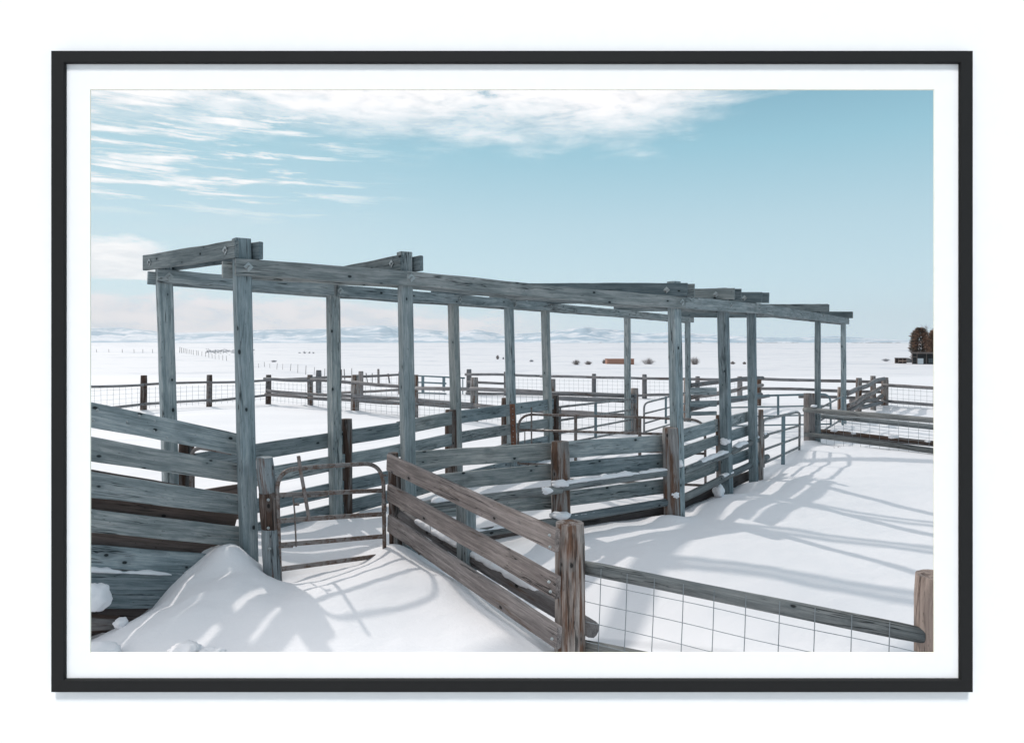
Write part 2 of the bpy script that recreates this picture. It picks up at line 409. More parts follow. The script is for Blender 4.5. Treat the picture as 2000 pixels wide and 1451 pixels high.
# ------------------------------------------------------------------ ground: one snow sheet out to the horizon
def sst(a, b, x):
    t = np.clip((x - a) / (b - a), 0, 1); return t * t * (3 - 2 * t)
def pz(u, v, Y):
    p = P(u, v, Y); return (p.x, p.y, p.z)
CTRL = [  # X, Y, z of the snow surface near the corral
    pz(466, 1082, 5.82), pz(440, 1078, 5.72), (-2.05, 5.3, .12), (-1.95, 5.5, .10), pz(410, 1086, 5.80), (-2.60, 5.62, .05), (-2.72, 5.50, -.08), pz(262, 1218, 5.36), (-2.28, 5.5, .15), (-2.42, 5.3, .09), (-2.5, 5.05, .02), (-2.68, 4.95, -.05), (-2.1, 4.9, .06), (-2.45, 4.7, -.02), pz(215, 1234, 5.0), pz(182, 1255, 4.85),
    pz(498, 1114, 5.8), pz(530, 1133, 5.76), pz(556, 1137, 5.82), pz(600, 1122, 5.98), pz(660, 1112, 6.17), pz(705, 1101, 6.33), pz(735, 1085, 6.45), pz(768, 1066, 6.52), pz(800, 1082, 6.32), pz(835, 1104, 6.08),
    pz(880, 1138, 5.74), pz(930, 1180, 5.40), pz(985, 1217, 5.12), pz(1050, 1268, 4.82),
    (-1.75, 5.3, .035), (-1.5, 5.25, .07), (-1.1, 5.55, .07), (-1.15, 5.1, .04), (-.75, 5.4, .02), (-.6, 5.0, -.05), (-1.2, 4.7, .0), (-.5, 4.6, -.11), (-1.8, 4.6, -.02), (-2.5, 4.5, -.08), (-1.0, 4.0, -.09), (-2.2, 3.8, -.1), (.1, 4.0, -.2),
    (-3.6, 4.7, -.3), (-3.7, 5.5, -.1), (-3.2, 6.2, .16), (-2.75, 6.6, .10), (-3.8, 6.8, .1),
    (-1.7, 6.4, -.05), (-1.85, 7.8, -.02), (-1.1, 8.6, -.02), (-1.45, 7.1, -.06), (-2.2, 7.2, -.02), (-3.0, 8.0, .0), (-4.5, 8.5, 0), (-4.5, 7.0, 0),
    (-.85, 6.9, -.19), (-.5, 6.4, -.21), (-.15, 6.0, -.22), (.2, 5.55, -.25), (.5, 5.1, -.26),
    (.9, 4.5, -.20), (1.9, 4.3, -.17), (2.9, 4.1, -.18), (1.5, 5.4, -.1), (2.8, 5.6, -.06), (1.2, 6.4, -.04), (2.6, 7.0, -.01), (4.0, 6.0, -.03), (4.0, 8.0, .0), (5.5, 5.0, -.05),
    (-.3, 7.3, -.14), (.4, 7.65, -.11), (1.2, 8.0, -.09), (1.9, 8.38, -.11), (2.7, 9.3, -.09), (3.35, 10.0, -.06), (2.5, 8.55, .02), (3.4, 9.6, .03), (3.75, 10.1, .03), (4.4, 10.6, .05),
    (4.6, 12.0, -.03), (6.0, 13.8, -.05), (5.9, 12.9, .06), (7.5, 12.8, .03), (7, 10, 0), (9, 9, 0), (9, 14, 0), (1.0, 9.6, -.06), (2.5, 11.0, -.06), (0, 11, 0), (-3, 11, 0), (3, 14, 0), (0, 15, 0), (6, 16, 0),
]
CP = np.array(CTRL, float)
def tps_k(d2): return np.where(d2 > 1e-9, d2 * np.log(np.maximum(d2, 1e-9)), 0.0)
def tps_fit(lam=0.02):
    n = len(CP); d2 = (CP[:, None, 0] - CP[None, :, 0]) ** 2 + (CP[:, None, 1] - CP[None, :, 1]) ** 2
    K = tps_k(d2) + lam * np.eye(n); Pm = np.c_[np.ones(n), CP[:, :2]]
    A = np.zeros((n + 3, n + 3)); A[:n, :n] = K; A[:n, n:] = Pm; A[n:, :n] = Pm.T
    return np.linalg.solve(A, np.r_[CP[:, 2], 0, 0, 0])
TPS = tps_fit()
FEET = []   # (x, y, hump) small drifts and melt hollows round the post feet
def gh(x, y):
    x = np.asarray(x, float); y = np.asarray(y, float)
    win = sst(-6.2, -4.2, x) * (1 - sst(8.0, 10.5, x)) * sst(1.5, 3.4, y) * (1 - sst(13.0, 16.0, y))
    z = np.full_like(x, TPS[-3]) + TPS[-2] * x + TPS[-1] * y
    for k in range(len(CP)): z += TPS[k] * tps_k((x - CP[k, 0]) ** 2 + (y - CP[k, 1]) ** 2)
    z = np.clip(z, -.4, .5) * win
    # snow banked up behind the chute planks
    ax, ay, bx, by = -3.3, 4.98, -2.30, 6.10; ll = math.hypot(bx - ax, by - ay); ex, ey = (bx - ax) / ll, (by - ay) / ll
    sd_ = (x - ax) * -ey + (y - ay) * ex; al = ((x - ax) * ex + (y - ay) * ey) / ll
    z += (.53 - .27 * al - np.clip(z, -.2, .2)) * sst(.03, .10, sd_) * (1 - sst(.15, .75, sd_)) * sst(-.5, -.1, al) * (1 - sst(.86, 1.0, al))
    for (fx, fy, h) in FEET:
        d2 = (x - fx) ** 2 + (y - fy) ** 2
        z += h * np.exp(-((x - fx + .10) ** 2 + (y - fy + .16) ** 2) / (2 * .15 ** 2)) - .05 * np.exp(-d2 / (2 * .09 ** 2))
    yy = y - 0.55 * x * sst(60, 160, y)
    z = z - 2.0 * sst(34, 95, y) + 2.0 * sst(150, 300, yy) + 6.5 * sst(600, 2800, y)
    z += 0.035 * np.sin(x * .9 + 1.3 * np.sin(y * .55)) * np.sin(y * .7 + x * .23) * sst(9, 14, y)
    z += 0.14 * np.sin(x * .21 + 2) * np.sin(y * .17 + .05 * x) * sst(24, 50, y)
    return z
def s1(a, b, x):
    t = min(1.0, max(0.0, (x - a) / (b - a))); return t * t * (3 - 2 * t)
def gz(x, y):
    """ground height away from the near drifts"""
    yy = y - 0.55 * x * s1(60, 160, y)
    z = -2.0 * s1(34, 95, y) + 2.0 * s1(150, 300, yy) + 6.5 * s1(600, 2800, y)
    z += 0.035 * math.sin(x * .9 + 1.3 * math.sin(y * .55)) * math.sin(y * .7 + x * .23) * s1(5, 9, y)
    return z + 0.14 * math.sin(x * .21 + 2) * math.sin(y * .17 + .05 * x) * s1(24, 50, y)
def hit(u, v, y0=18.0, y1=4000.0):
    """where the sight line through a photo pixel meets the ground"""
    Y = y0
    while Y < y1:
        p = P(u, v, Y)
        if gz(p.x, Y) >= p.z: break
        Y *= 1.004
    return P(u, v, Y)
def axis(lo, hi, step, far, ratio):
    a = list(np.arange(lo, hi, step)); r = []; d = step; x = hi
    while x < far[1]: r.append(x); d *= ratio; x += d
    l = []; d = step; x = lo - step
    while x > far[0]: l.append(x); d *= ratio; x -= d
    return np.array(l[::-1] + a + r + [far[1]])
def build_ground():
    xs = axis(-4.5, 9.0, 0.05, (-9000, 9000), 1.10); ys = axis(1.0, 15.0, 0.05, (-8, 9500), 1.055)
    xs[0] = -9000
    Xg, Yg = np.meshgrid(xs, ys); Zg = gh(Xg, Yg)
    near = (Yg < 60) & (np.abs(Xg) < 45)
    idx = np.argwhere(near)
    for (i, j) in idx:
        x, y = Xg[i, j], Yg[i, j]
        k = 0.016 * noise.noise((x * .8, y * 1.1, 3)) + 0.010 * noise.noise((x * 2.2 + y, y * 2.6 - x * .6, 7)) + 0.0045 * noise.noise((x * 7.5, y * 7.5, 1)) + .003 * noise.noise((x * 16, y * 16, 5))
        wm = math.exp(-((x + 2.45) ** 2 + (y - 5.35) ** 2) / .55)
        if wm > .01: k += wm * (.045 * noise.noise((x * 3.2, y * 3.2, 2)) + .022 * noise.noise((x * 7.5 + 3, y * 7.5, 6)) + .010 * noise.noise((x * 17, y * 17, 9)))
        if y > 14: k += 0.03 * noise.noise((x * .35, y * 1.6, 11))
        Zg[i, j] += k
    far = (Yg >= 60) & (Yg < 1500)
    for (i, j) in np.argwhere(far):
        x, y = Xg[i, j], Yg[i, j]
        Zg[i, j] += 0.25 * noise.noise((x * .03, y * .05, 3)) + 0.12 * noise.noise((x * .1, y * .16, 9))
    nx, ny = len(xs), len(ys)
    V = np.stack([Xg.ravel(), Yg.ravel(), Zg.ravel()], 1)
    i = np.arange(ny - 1)[:, None] * nx + np.arange(nx - 1)[None, :]
    Fq = np.stack([i, i + 1, i + 1 + nx, i + nx], -1).reshape(-1, 4)
    me = bpy.data.meshes.new('snow_ground'); me.vertices.add(len(V)); me.vertices.foreach_set('co', V.ravel())
    me.loops.add(Fq.size); me.loops.foreach_set('vertex_index', Fq.ravel().astype(np.int32))
    me.polygons.add(len(Fq)); me.polygons.foreach_set('loop_start', np.arange(0, Fq.size, 4).astype(np.int32))
    me.polygons.foreach_set('use_smooth', [True] * len(Fq)); me.update(); me.validate()
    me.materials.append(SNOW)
    o = bpy.data.objects.new('snow_ground', me); COL.objects.link(o); o['kind'] = 'structure'; o['label'] = 'wind drifted snow covering the ground out to the horizon'
    return o

def build_hills():
    m, nt, b = mat_new('snowy_hills')
    tc = nt.nodes.new('ShaderNodeTexCoord'); ob = tc.outputs['Object']
    sp = nt.nodes.new('ShaderNodeSeparateXYZ'); nt.links.new(ob, sp.inputs[0])
    x, y, z = (N(nt, sp.outputs[i]) for i in range(3))
    n = noise_n(nt, vec(nt, x * .0022, y * .0018, z * .022), 1, 6, .62, .5)
    n2 = noise_n(nt, vec(nt, x * .0006, y * .0006, 0.0), 1, 3, .5)
    f = (n * .7 + n2 * .3).ss(.43, .55)
    nt.links.new(mixc(nt, f, (.76, .78, .83), (.34, .46, .56)), b.inputs['Base Color']); b.inputs['Roughness'].default_value = .9  # blue-grey shade patches painted into the snow colour
    prof = [(-.95, 24), (-.55, 20), (-.50, 23), (-.45, 15), (-.36, 19), (-.28, 22), (-.22, 25), (-.18, 28), (-.12, 22), (-.08, 17), (-.05, 22), (-.01, 14), (.05, 18), (.1, 26), (.15, 21),
            (.18, 15), (.22, 18), (.3, 12), (.36, 9), (.42, 11), (.5, 5), (.6, 2), (.95, 2)]
    pa = np.array([p[0] for p in prof]); ph = np.array([p[1] for p in prof])
    na, nd = 420, 26
    A = np.linspace(-.95, .95, na); D = np.linspace(4200, 9000, nd)
    V = []; 
    for j, d in enumerate(D):
        t = j / (nd - 1); env = math.sin(min(1.0, t / .55) * math.pi / 2) ** 1.3 if t < .55 else 1.0
        for a in A:
            h = 1.25 * float(np.interp(a, pa, ph)) / F * d
            r = noise.fractal((a * 9, t * 3.2, 4.0), 1.0, 2.1, 6)
            k = 0.50 + 0.45 * r + .2 * noise.noise((a * 55, t * 9, 1)) + .10 * noise.noise((a * 140, t * 15, 6)) if t < .9 else .75 + .2 * r
            zz = 1.9 + h * env * max(.02, min(1.03, k + .35 * t)) - (3 if j == 0 else 0)
            V.append((math.sin(a) * d, math.cos(a) * d, zz + (0 if j else -4)))
    Fq = [(j * na + i, j * na + i + 1, (j + 1) * na + i + 1, (j + 1) * na + i) for j in range(nd - 1) for i in range(na - 1)]
    o = mk('hills', V, Fq, m, None, smooth=True); o['kind'] = 'structure'; o['label'] = 'low snow covered hills along the far horizon'
build_hills()

for (u_, v_, Y_) in [(487, 1118, 6.0), (801, 1096, 6.9), (1325, 1010, 8.3), (1309, 1003, 8.2), (1421, 972, 9.3), (1472, 946, 10.0), (1597, 866, 14.0), (1648, 836, 16.6), (656, 1000, 7.9), (676, 1000, 8.1), (336, 1040, 6.85), (894, 945, 9.5),
                     (1095, 1020, 7.5), (533, 1131, 5.85), (913, 1176, 5.9), (281, 801, 20.8), (409, 792, 22.2), (524, 788, 23), (605, 793, 22), (694, 804, 20.2), (812, 818, 18.5), (926, 820, 17.6), (1582, 888, 14.0), (1677, 805, 19.4), (1705, 794, 20.8), (1729, 794, 22)]:
    p_ = P(u_, v_, Y_); FEET.append((p_.x, p_.y, .05))
build_ground()

# ------------------------------------------------------------------ white wall and the framed opening
YW = 1.0
WALL = plain('white_wall_paint', (.88, .88, .88), .8, .2)
FRM = plain('black_frame_lacquer', (.0175, .0175, .0177), .6, .1)
MOUNT = plain('white_mount_card', (.86, .86, .86), .9, .1)
CORE = plain('cream_mount_core', (.80, .79, .68), .9, .1)
def ring(name, o4, i4, y0, y1, mat, parent=None, back=None):
    """rectangular ring (wall with an opening): front at y0, back at y1"""
    V = []
    for y in (y0, y1):
        for (x, z) in o4: V.append((x, y, z))
        for (x, z) in i4: V.append((x, y, z))
    Fc = []
    for k in range(4):
        j = (k + 1) % 4
        Fc += [(k, j, 4 + j, 4 + k), (8 + k, 12 + k, 12 + j, 8 + j), (4 + k, 4 + j, 12 + j, 12 + k), (k, 8 + k, 8 + j, j)]
    return mk(name, V, Fc, mat, parent, mats=[mat, back] if back else None, fm=[0, 1, 1, 1] * 4 if back else None)
def rect(u0, v0, u1, v1, Y):
    a, b = P(u0, v0, Y), P(u1, v1, Y); return [(a.x, a.z), (b.x, a.z), (b.x, b.z), (a.x, b.z)]
op = rect(177, 176, 1824, 1274, YW)
hole = [(op[0][0] - .035, op[0][1] + .035), (op[1][0] + .035, op[1][1] + .035), (op[2][0] + .035, op[2][1] - .035), (op[3][0] - .035, op[3][1] - .035)]
tag(ring('wall', [(-1.6, 3.6), (1.6, 3.6), (1.6, -.5), (-1.6, -.5)], hole, YW, YW + .03, WALL, None, plain('grey_wall_back', (.45, .44, .43), .9, .1)), 'plain white wall around the picture frame', kind='structure')  # unseen back greyed to cut the light it bounces onto the corral
fr = empty('picture_frame', (0, YW, P(0, 1351, YW).z), 'slim black picture frame with white mount hanging on the white wall', 'frame')
yf = YW - .010
fo = rect(100, 100, 1900, 1351, yf); fi = rect(127 - 3, 124 - 3, 1875 + 3, 1326 + 3, yf); fl = rect(127, 124, 1875, 1326, yf + .002)
flb = [(x, z) for (x, z) in fl]
for k in range(4):
    j = (k + 1) % 4
    V = [(fo[k][0], yf, fo[k][1]), (fo[j][0], yf, fo[j][1]), (fi[j][0], yf, fi[j][1]), (fi[k][0], yf, fi[k][1]),
         (fl[j][0], yf + .002, fl[j][1]), (fl[k][0], yf + .002, fl[k][1]),
         (fl[j][0], YW - .0043, fl[j][1]), (fl[k][0], YW - .0043, fl[k][1]),
         (fo[k][0], YW - .0003, fo[k][1]), (fo[j][0], YW - .0003, fo[j][1])]
    Fc = [(3, 2, 1, 0), (5, 4, 2, 3), (7, 6, 4, 5), (0, 1, 9, 8), (8, 9, 6, 7), (0, 8, 7, 5, 3), (1, 2, 4, 6, 9)]
    mk('rail', V, Fc, FRM, fr)
ym = YW - .004
mo = [(x + (-.002 if k in (0, 3) else .002), z + (.002 if k < 2 else -.002)) for k, (x, z) in enumerate(fl)]
mi = rect(176, 175, 1825, 1275, ym); mb = rect(178, 177, 1823, 1273, ym + .0018)
mount = ring('mount', mo, [(x, z) for (x, z) in mi], ym, ym + .0002, MOUNT, fr)
V = [(x, ym, z) for (x, z) in mi] + [(x, ym + .0018, z) for (x, z) in mb] + [(x, ym + .0018, z) for (x, z) in mo]
Fc = []
for k in range(4):
    j = (k + 1) % 4; Fc += [(k, j, 4 + j, 4 + k), (4 + k, 4 + j, 8 + j, 8 + k)]
mk('mount_core', V, Fc, CORE, mount)['label'] = 'cream bevelled inner edge of the white mount'

# ------------------------------------------------------------------ overhead timber frame along the alley
W = .122
PT = [  # u_top, u_foot, v_top, v_foot, v_beam_top, depth
    (471, 487, 467, 1118, 508, 6.0), (790, 801, 493, 1096, 531, 6.9), (1316, 1325, 550, 1010, 580, 8.3), (1411, 1421, 563, 972, 587, 9.3),
    (1467, 1472, 573, 946, 593, 10.0), (1597, 1597, 594, 866, 609.5, 14.0), (1647, 1648, 609, 836, 621.5, 16.6)]
QT = [(319, 336, 0, 1040, 528, 6.85), (650, 656, 0, 1000, 557, 7.9), (884, 894, 0, 945, 576, 9.5), (993, 1001, 0, 920, 587, 10.8),
      (1064, 1072, 0, 900, 592.5, 11.9), (1225, 1226, 0, 850, 608, 15.0), (1343, 1344, 0, 830, 620, 17.5)]
of = empty('overhead_timber_frame', P(487, 1118, 6.0), 'tall weathered timber frame of paired posts and roof beams over the alley', 'timber frame')
def lerpw(A, B, t): return A * (1 - t) + B * t
def rowdir(T, i):
    a = T[max(i - 1, 0)]; b = T[min(i + 1, len(T) - 1)]
    d = P(b[0], VH, b[5]) - P(a[0], VH, a[5]); d.z = 0; return d.normalized()
PTOP, QTOP = [], []
for T, tops, w in ((PT, PTOP, W), (QT, QTOP, W)):
    for i, (ut, uf, vt, vf, vb, Y) in enumerate(T):
        d = rowdir(T, i); ang = math.atan2(d.y, d.x)
        top = P(ut, vt, Y) if vt else Vector((P(ut, 600, Y).x, Y, P(ut, vb, Y).z + .155))
        foot = P(uf, vf, Y); dn = (foot - top).normalized()
        sqpost(of, 'post', foot + dn * .35, top, w * ((1.03, .97, .97, .97, .87, .82, .86) if T is PT else (1.05, .95, .92, .95, .95, .9, .9))[i], ang, W_TALL)
        tops.append((Vector((P(ut, vb, Y).x, Y, P(ut, vb, Y).z)), d))
def bolt(parent, c, nrm, s=.030):
    """diamond washer with a nut"""
    nrm = nrm.normalized(); a = nrm.cross(ZUP).normalized(); b = a.cross(nrm)
    V, Fc = [], []
    q = [(1, 0), (0, 1), (-1, 0), (0, -1)]
    for h in (0, .006):
        for (x, y) in q: V.append(c + a * x * s + b * y * s + nrm * h)
    Fc += [(4, 5, 6, 7)] + [(k, (k + 1) % 4, 4 + (k + 1) % 4, 4 + k) for k in range(4)]
    for h in (.006, .02):
        for k in range(6): V.append(c + a * .013 * math.cos(k * math.pi / 3) + b * .013 * math.sin(k * math.pi / 3) + nrm * h)
    Fc += [(14, 15, 16, 17, 18, 19)] + [(8 + k, 8 + (k + 1) % 6, 14 + (k + 1) % 6, 14 + k) for k in range(6)]
    return mk('bolt', V, Fc, M_BOLT, parent)
BH, BT = .139, .04
def longbeam(tops, i, j, e0, e1, side, h=None, bow=0.0, drop=0.0):
    h = h or (BH if tops is PTOP else .126)
    A, B = tops[i][0].copy(), tops[j][0].copy()
    d = (B - A); d.z = 0; d.normalize(); n = Vector((d.y, -d.x, 0)) * side
    A += n * (W / 2 + BT / 2 + .002); B += n * (W / 2 + BT / 2 + .002)
    dd = (B - A).normalized(); A -= dd * e0; B += dd * e1
    A.z -= h / 2 + drop; B.z -= h / 2 + drop
    o = plank(of, 'beam', A, B, h, h, BT, W_BLUE, .006, bow=bow)
    return n
for side in (1, -1):
    dr = 0 if side == 1 else .012
    longbeam(PTOP, 0, 1, .07 if side == 1 else .13, -.005, side, drop=dr)
    longbeam(PTOP, 1, 2, .008, .09, side, bow=-.012, drop=dr)
    longbeam(PTOP, 2, 4, -.092, .03, side, drop=dr)
    longbeam(PTOP, 4, 6, -.045, .16, side, bow=.0, drop=dr)
    longbeam(QTOP, 0, 1, .07 if side == 1 else .12, -.03, side, drop=dr)
    longbeam(QTOP, 1, 2, .0, .06, side, drop=dr)
    longbeam(QTOP, 2, 4, -.065, -.02, side, drop=dr)
    longbeam(QTOP, 4, 6, .02, .16, side, bow=.01, drop=dr)
for T in (PTOP, QTOP):
    for i, (t, d) in enumerate(T):
        n = Vector((d.y, -d.x, 0))
        bolt(of, t + n * (W / 2 + BT + .003) + d * .03 - ZUP * .065, n, .040 if i < 3 else .034)
for i in range(7):
    a, b = PTOP[i][0], QTOP[i][0]
    d = (b - a); d.z = 0; d.normalize(); n = Vector((d.y, -d.x, 0))        # n points along the row
    if n.dot(PTOP[i][1]) < 0: n = -n
    for s in (-1, 1):
        off = n * s * (W / 2 + BT / 2 + .004)
        ext = (.075 if s < 0 else .16) if i < 2 else (.17 if s < 0 else .22)
        A = a + off - d * ext; B = b + off + d * (.20 if i < 2 else .27)
        h = .146
        A.z += h / 2 + .003; B.z += h / 2 + .003
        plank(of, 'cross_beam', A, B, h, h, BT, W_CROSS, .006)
    if i < 5: bolt(of, a - n * (W / 2 + BT + .006) + ZUP * .075 + d * .06, -n, .038)
    if i < 2: bolt(of, b - n * (W / 2 + BT + .006) + ZUP * .07 + d * .05, -n, .036)

# depth along the two rows (straight in 1/Y between posts)
def interp(tab, u):
    us = [t[0] for t in tab]; iy = [1.0 / t[1] for t in tab]
    if u < us[0]: k = 0
    elif u > us[-1]: k = len(us) - 2
    else: k = max(0, min(len(us) - 2, int(np.searchsorted(us, u)) - 1))
    t = (u - us[k]) / (us[k + 1] - us[k]); return 1.0 / (iy[k] * (1 - t) + iy[k + 1] * t)
QL = [(t[0], t[5]) for t in QT]; PL = [(t[0], t[5]) for t in PT]
YQ = lambda u: interp(QL, u) - .13
YP = lambda u: interp(PL, u)
def bq(parent, e0, e1, th=.04, mat=W_BLUE, f=YQ, dy=0.0, **k):
    return board(parent, 'board', (*e0, f(e0[0]) + dy), (*e1, f(e1[0]) + dy), th, mat, **k)
def nails(parent, pts, r=.009):
    for (u, v, Y) in pts:
        c = P(u, v, Y); V = []; n = 8
        for h, q in ((0, r), (-.006, r * .8)):
            V += [c + Vector((q * math.cos(2 * math.pi * k / n), h, q * math.sin(2 * math.pi * k / n))) for k in range(n)]
        Fc = [(k, (k + 1) % n, n + (k + 1) % n, n + k) for k in range(n)] + [tuple(range(n, 2 * n))]
        mk('nail', V, Fc, M_BOLT, parent)

# ---- snow lying on rails and in clumps
def snow_strip(name, A, B, w, h, label, cov=1.0, group=None):
    A, B = Vector(A), Vector(B); d = B - A; L = d.length; d.normalize(); s = d.cross(ZUP).normalized(); u = s.cross(d)
    n = max(6, int(L / .018)); sd_ = rnd.uniform(0, 99); V, Fc = [], []; m = 9
    for i in range(n + 1):
        t = i / n; env = min(1, 7 * t, 7 * (1 - t)) ** .6 if 0 < t < 1 else 0.02
        q = .62 + .55 * noise.noise((t * L * 5.5, sd_, 0)) + .3 * noise.noise((t * L * 17, sd_, 2))
        hh = max(.004, h * env * q * cov); ww = w * (0.35 + .65 * min(1, hh / (h * .6))) * (1 + .3 * noise.noise((t * L * 9, sd_, 5)))
        c = A.lerp(B, t)
        for j in range(m):
            a = math.pi * j / (m - 1)
            k = 1 + .22 * noise.noise((t * L * 12, a * 1.5, sd_))
            V.append(c + s * (ww * math.cos(a) * k) + u * (hh * math.sin(a) ** .7 * k - .012))
    for i in range(n):
        for j in range(m - 1): Fc.append((i * m + j, i * m + j + 1, (i + 1) * m + j + 1, (i + 1) * m + j))
        Fc.append((i * m + m - 1, i * m, (i + 1) * m, (i + 1) * m + m - 1))
    return tag(mk(name, V, Fc, SNOWC, None, smooth=True), label, 'snow', group)
def snow_lump(name, c, size, label, seed=0, amp=.3, group=None, crisp=3.0):
    import bmesh
    bm = bmesh.new(); bmesh.ops.create_icosphere(bm, subdivisions=4, radius=1.0)
    V = []
    for v in bm.verts:
        p = v.co; amp_ = amp * .85; k = 1 + amp_ * noise.noise((p.x * 1.4 + seed, p.y * 1.4, p.z * 1.4)) + amp_ * .5 * noise.noise((p.x * crisp + seed, p.y * crisp, p.z * crisp + 4)) + amp_ * .2 * noise.noise((p.x * 7 + seed, p.y * 7, p.z * 7))
        V.append(Vector(c) + Vector((p.x * size[0], p.y * size[1], p.z * size[2] * .85)) * k * .88)
    Fc = [tuple(x.index for x in f.verts) for f in bm.faces]; bm.free()
    return tag(mk(name, V, Fc, SNOWC, None, smooth=True), label, 'snow', group)
# ---- left loading chute wall (boards run from the left edge to the first tall post)
lf = empty('chute_fence', P(300, 1200, 5.4), 'wide plank fence of the loading chute at the lower left, half buried in a drift', 'fence')
YL0, YL1 = 5.15, 6.06
LB = [((120, 771, 823), (458, 843.5, 887)), ((120, 841, 892), (461, 902, 942)), ((120, 911, 964), (464, 963.5, 1004)),
      ((120, 986, 1033), (467, 1026, 1066)), ((120, 1058, 1106), (460, 1085, 1124))]
for a, b in LB:
    board(lf, 'board', (a[0], a[1] + 3, a[2], YL0 - .13), (b[0] + 12, b[1] + 4.5, b[2] + 1, YL1 + .03), .04, W_BLUE, .006)
board(lf, 'board', (120, 1111, 1187, 5.02), (380, 1122, 1187, 5.72), .042, W_BLUE, .006)
board(lf, 'board', (120, 1189, 1250, 5.06), (380, 1189, 1255, 5.76), .05, W_DARK)  # dark plank stands in for the shade in the gap under the chute
for a, b in [((120, 786, 822), (352, 828, 850)), ((120, 853, 893), (352, 890, 914)), ((120, 908, 975), (352, 948, 1003)), ((120, 958, 996), (462, 998, 1034)), ((120, 1028, 1056), (462, 1062, 1090))]:  # hidden upper boards added, the next widened, to block sun through the gaps
    yo = .07 if a[1] == 853 else 0
    if a[1] in (958, 1028):     # brown boards moved up behind the two lower gaps to stop sun slits
        board(lf, 'inner_sunblock_board', (*a, YL0 - .13 + .05), (*b, YL1 + .07), .03, W_DARK); continue
    board(lf, 'inner_sunblock_board', (*a, 5.75 + yo), (*b, 6.6 + yo), .04, W_DARK)
for (u, v) in [(190.5, 801), (182.5, 821), (248, 823), (302, 822), (300, 842), (272, 812), (326, 854)]:
    Y = 1 / (1 / (YL0 - .13) + (u - 120) / (458 - 120) * (1 / YL1 - 1 / (YL0 - .13)))
    nails(lf, [(u, v, Y - .002)], .012)
snow_strip('snow_strip', P(150, 1111, 5.1), P(335, 1119, 5.58), .035, .035, 'thin snow line on the wide bottom plank of the chute')
pole(lf, 'log', P(110, 1214, 4.95), P(231, 1217, 5.15), .062, .058, W_DPOST, .12, 0.01)
# gate latch post between chute and gate
# ---- back row fence (left side of the alley)
bf = empty('alley_back_fence', P(668, 985, 8.8), 'back plank fence of the alley with round posts beside the tall posts', 'fence')
for a, b in [((384, 885, 918), (779, 825, 852)), ((779, 823.5, 851), (891, 803, 828)), ((892, 803, 828), (1091, 777.5, 797.5))]: bq(bf, a, b)
for a, b in [((500, 917, 950), (779, 868, 893)), ((779, 868, 893), (891, 845, 868)), ((892, 844.5, 867), (1093, 814, 831))]: bq(bf, a, b)
for a, b in [((500, 975, 1003), (800, 911, 936)), ((800, 911, 936), (891, 889, 908)), ((892, 888, 908), (1094, 846, 864))]: bq(bf, a, b)
for a, b in [((500, 1022, 1052), (800, 948, 973)), ((800, 948, 974), (891, 926, 946)), ((892, 925, 946), (1090, 878, 896))]: bq(bf, a, b)
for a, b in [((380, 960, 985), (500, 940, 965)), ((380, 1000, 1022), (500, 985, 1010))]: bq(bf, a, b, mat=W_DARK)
for (u, v) in [(887, 811), (896, 811), (887, 821), (896, 821), (887, 852), (896, 852), (887, 861), (896, 860)]: nails(bf, [(u, v, YQ(u) - .003)], .010)
for (u0, u1, vt, vb, Y, m) in [(349, 379, 865, 1040, 7.05, W_DPOST), (664, 688, 818, 1000, 8.1, W_DPOST), (869, 893, 800, 945, 9.45, W_DPOST),
                               (979, 1003, 777, 920, 10.9, W_DPOST), (1075, 1092, 772, 900, 12.1, W_DPOST)]:
    rpost(bf, u0, u1, vt, vb, Y, m)
# rusty steel flange at the middle gate
fl_ = empty('rusty_flange', P(1003, 872, 10.55), 'rusty perforated steel strip fixed upright to the back fence boards', 'steel strip')
o = plank(fl_, 'strip', P(1003.5, 870, 10.53), P(1000.5, 789, 10.53), px(10, 11), px(10, 11), .01, M_RUST, .001)
for k in range(7): nails(fl_, [(1001.5 + .2 * k, 798 + k * 11, 10.52)], .008)

# ---- front row fence (right side of the alley)
ff = empty('alley_front_fence', P(1095, 1010, 7.5), 'front fence of the alley with four bluish planks, snowy poles and a round mid post', 'fence')
for a, b in [((812, 882, 915), (1093, 864.5, 897)), ((1093, 863, 896), (1310, 849, 880))]: bq(ff, a, b, f=YP, dy=.11)
for a, b in [((812, 931, 962), (1093, 905, 936)), ((1093, 903.5, 934), (1310, 885, 917))]: bq(ff, a, b, f=YP, dy=.11)
for a, b in [((812, 985, 1015), (1093, 963, 993)), ((1093, 962, 991), (1310, 934, 962))]: bq(ff, a, b, f=YP, dy=.11)
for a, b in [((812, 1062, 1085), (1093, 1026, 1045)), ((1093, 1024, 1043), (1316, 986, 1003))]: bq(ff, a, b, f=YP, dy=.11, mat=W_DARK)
YO = lambda u: YP(u) - .15
POLES = [((a0[0], a0[1], YO(a0[0])), (b0[0], b0[1], YO(b0[0])), r0, r1) for (a0, b0, r0, r1) in [
         ((806, 990), (1096, 955), .045, .045), ((1094, 951), (1336, 917), .047, .045), ((900, 1046), (1096, 1018), .045, .045), ((1094, 1016), (1334, 975), .045, .045),
         ((1333, 921), (1427, 883), .046, .045), ((1424, 884), (1497, 849), .045, .042), ((1332, 974), (1430, 925), .045, .045), ((1428, 926), (1499, 892), .045, .042)]]
for (a, b, r0, r1) in POLES: pole(ff, 'pole', P(*a), P(*b), r0, r1, W_POLE, .08, .012)
rpost(ff, 1075.5, 1112, 862, 1020, YP(1093) - .03, W_POST, 2)
rpost(ff, 1293, 1325, 835, 1003, YP(1309) - .04, W_POST, 4)
rpost(ff, 1397, 1422, 811, 975, YP(1409) + .10, W_POST, 3)
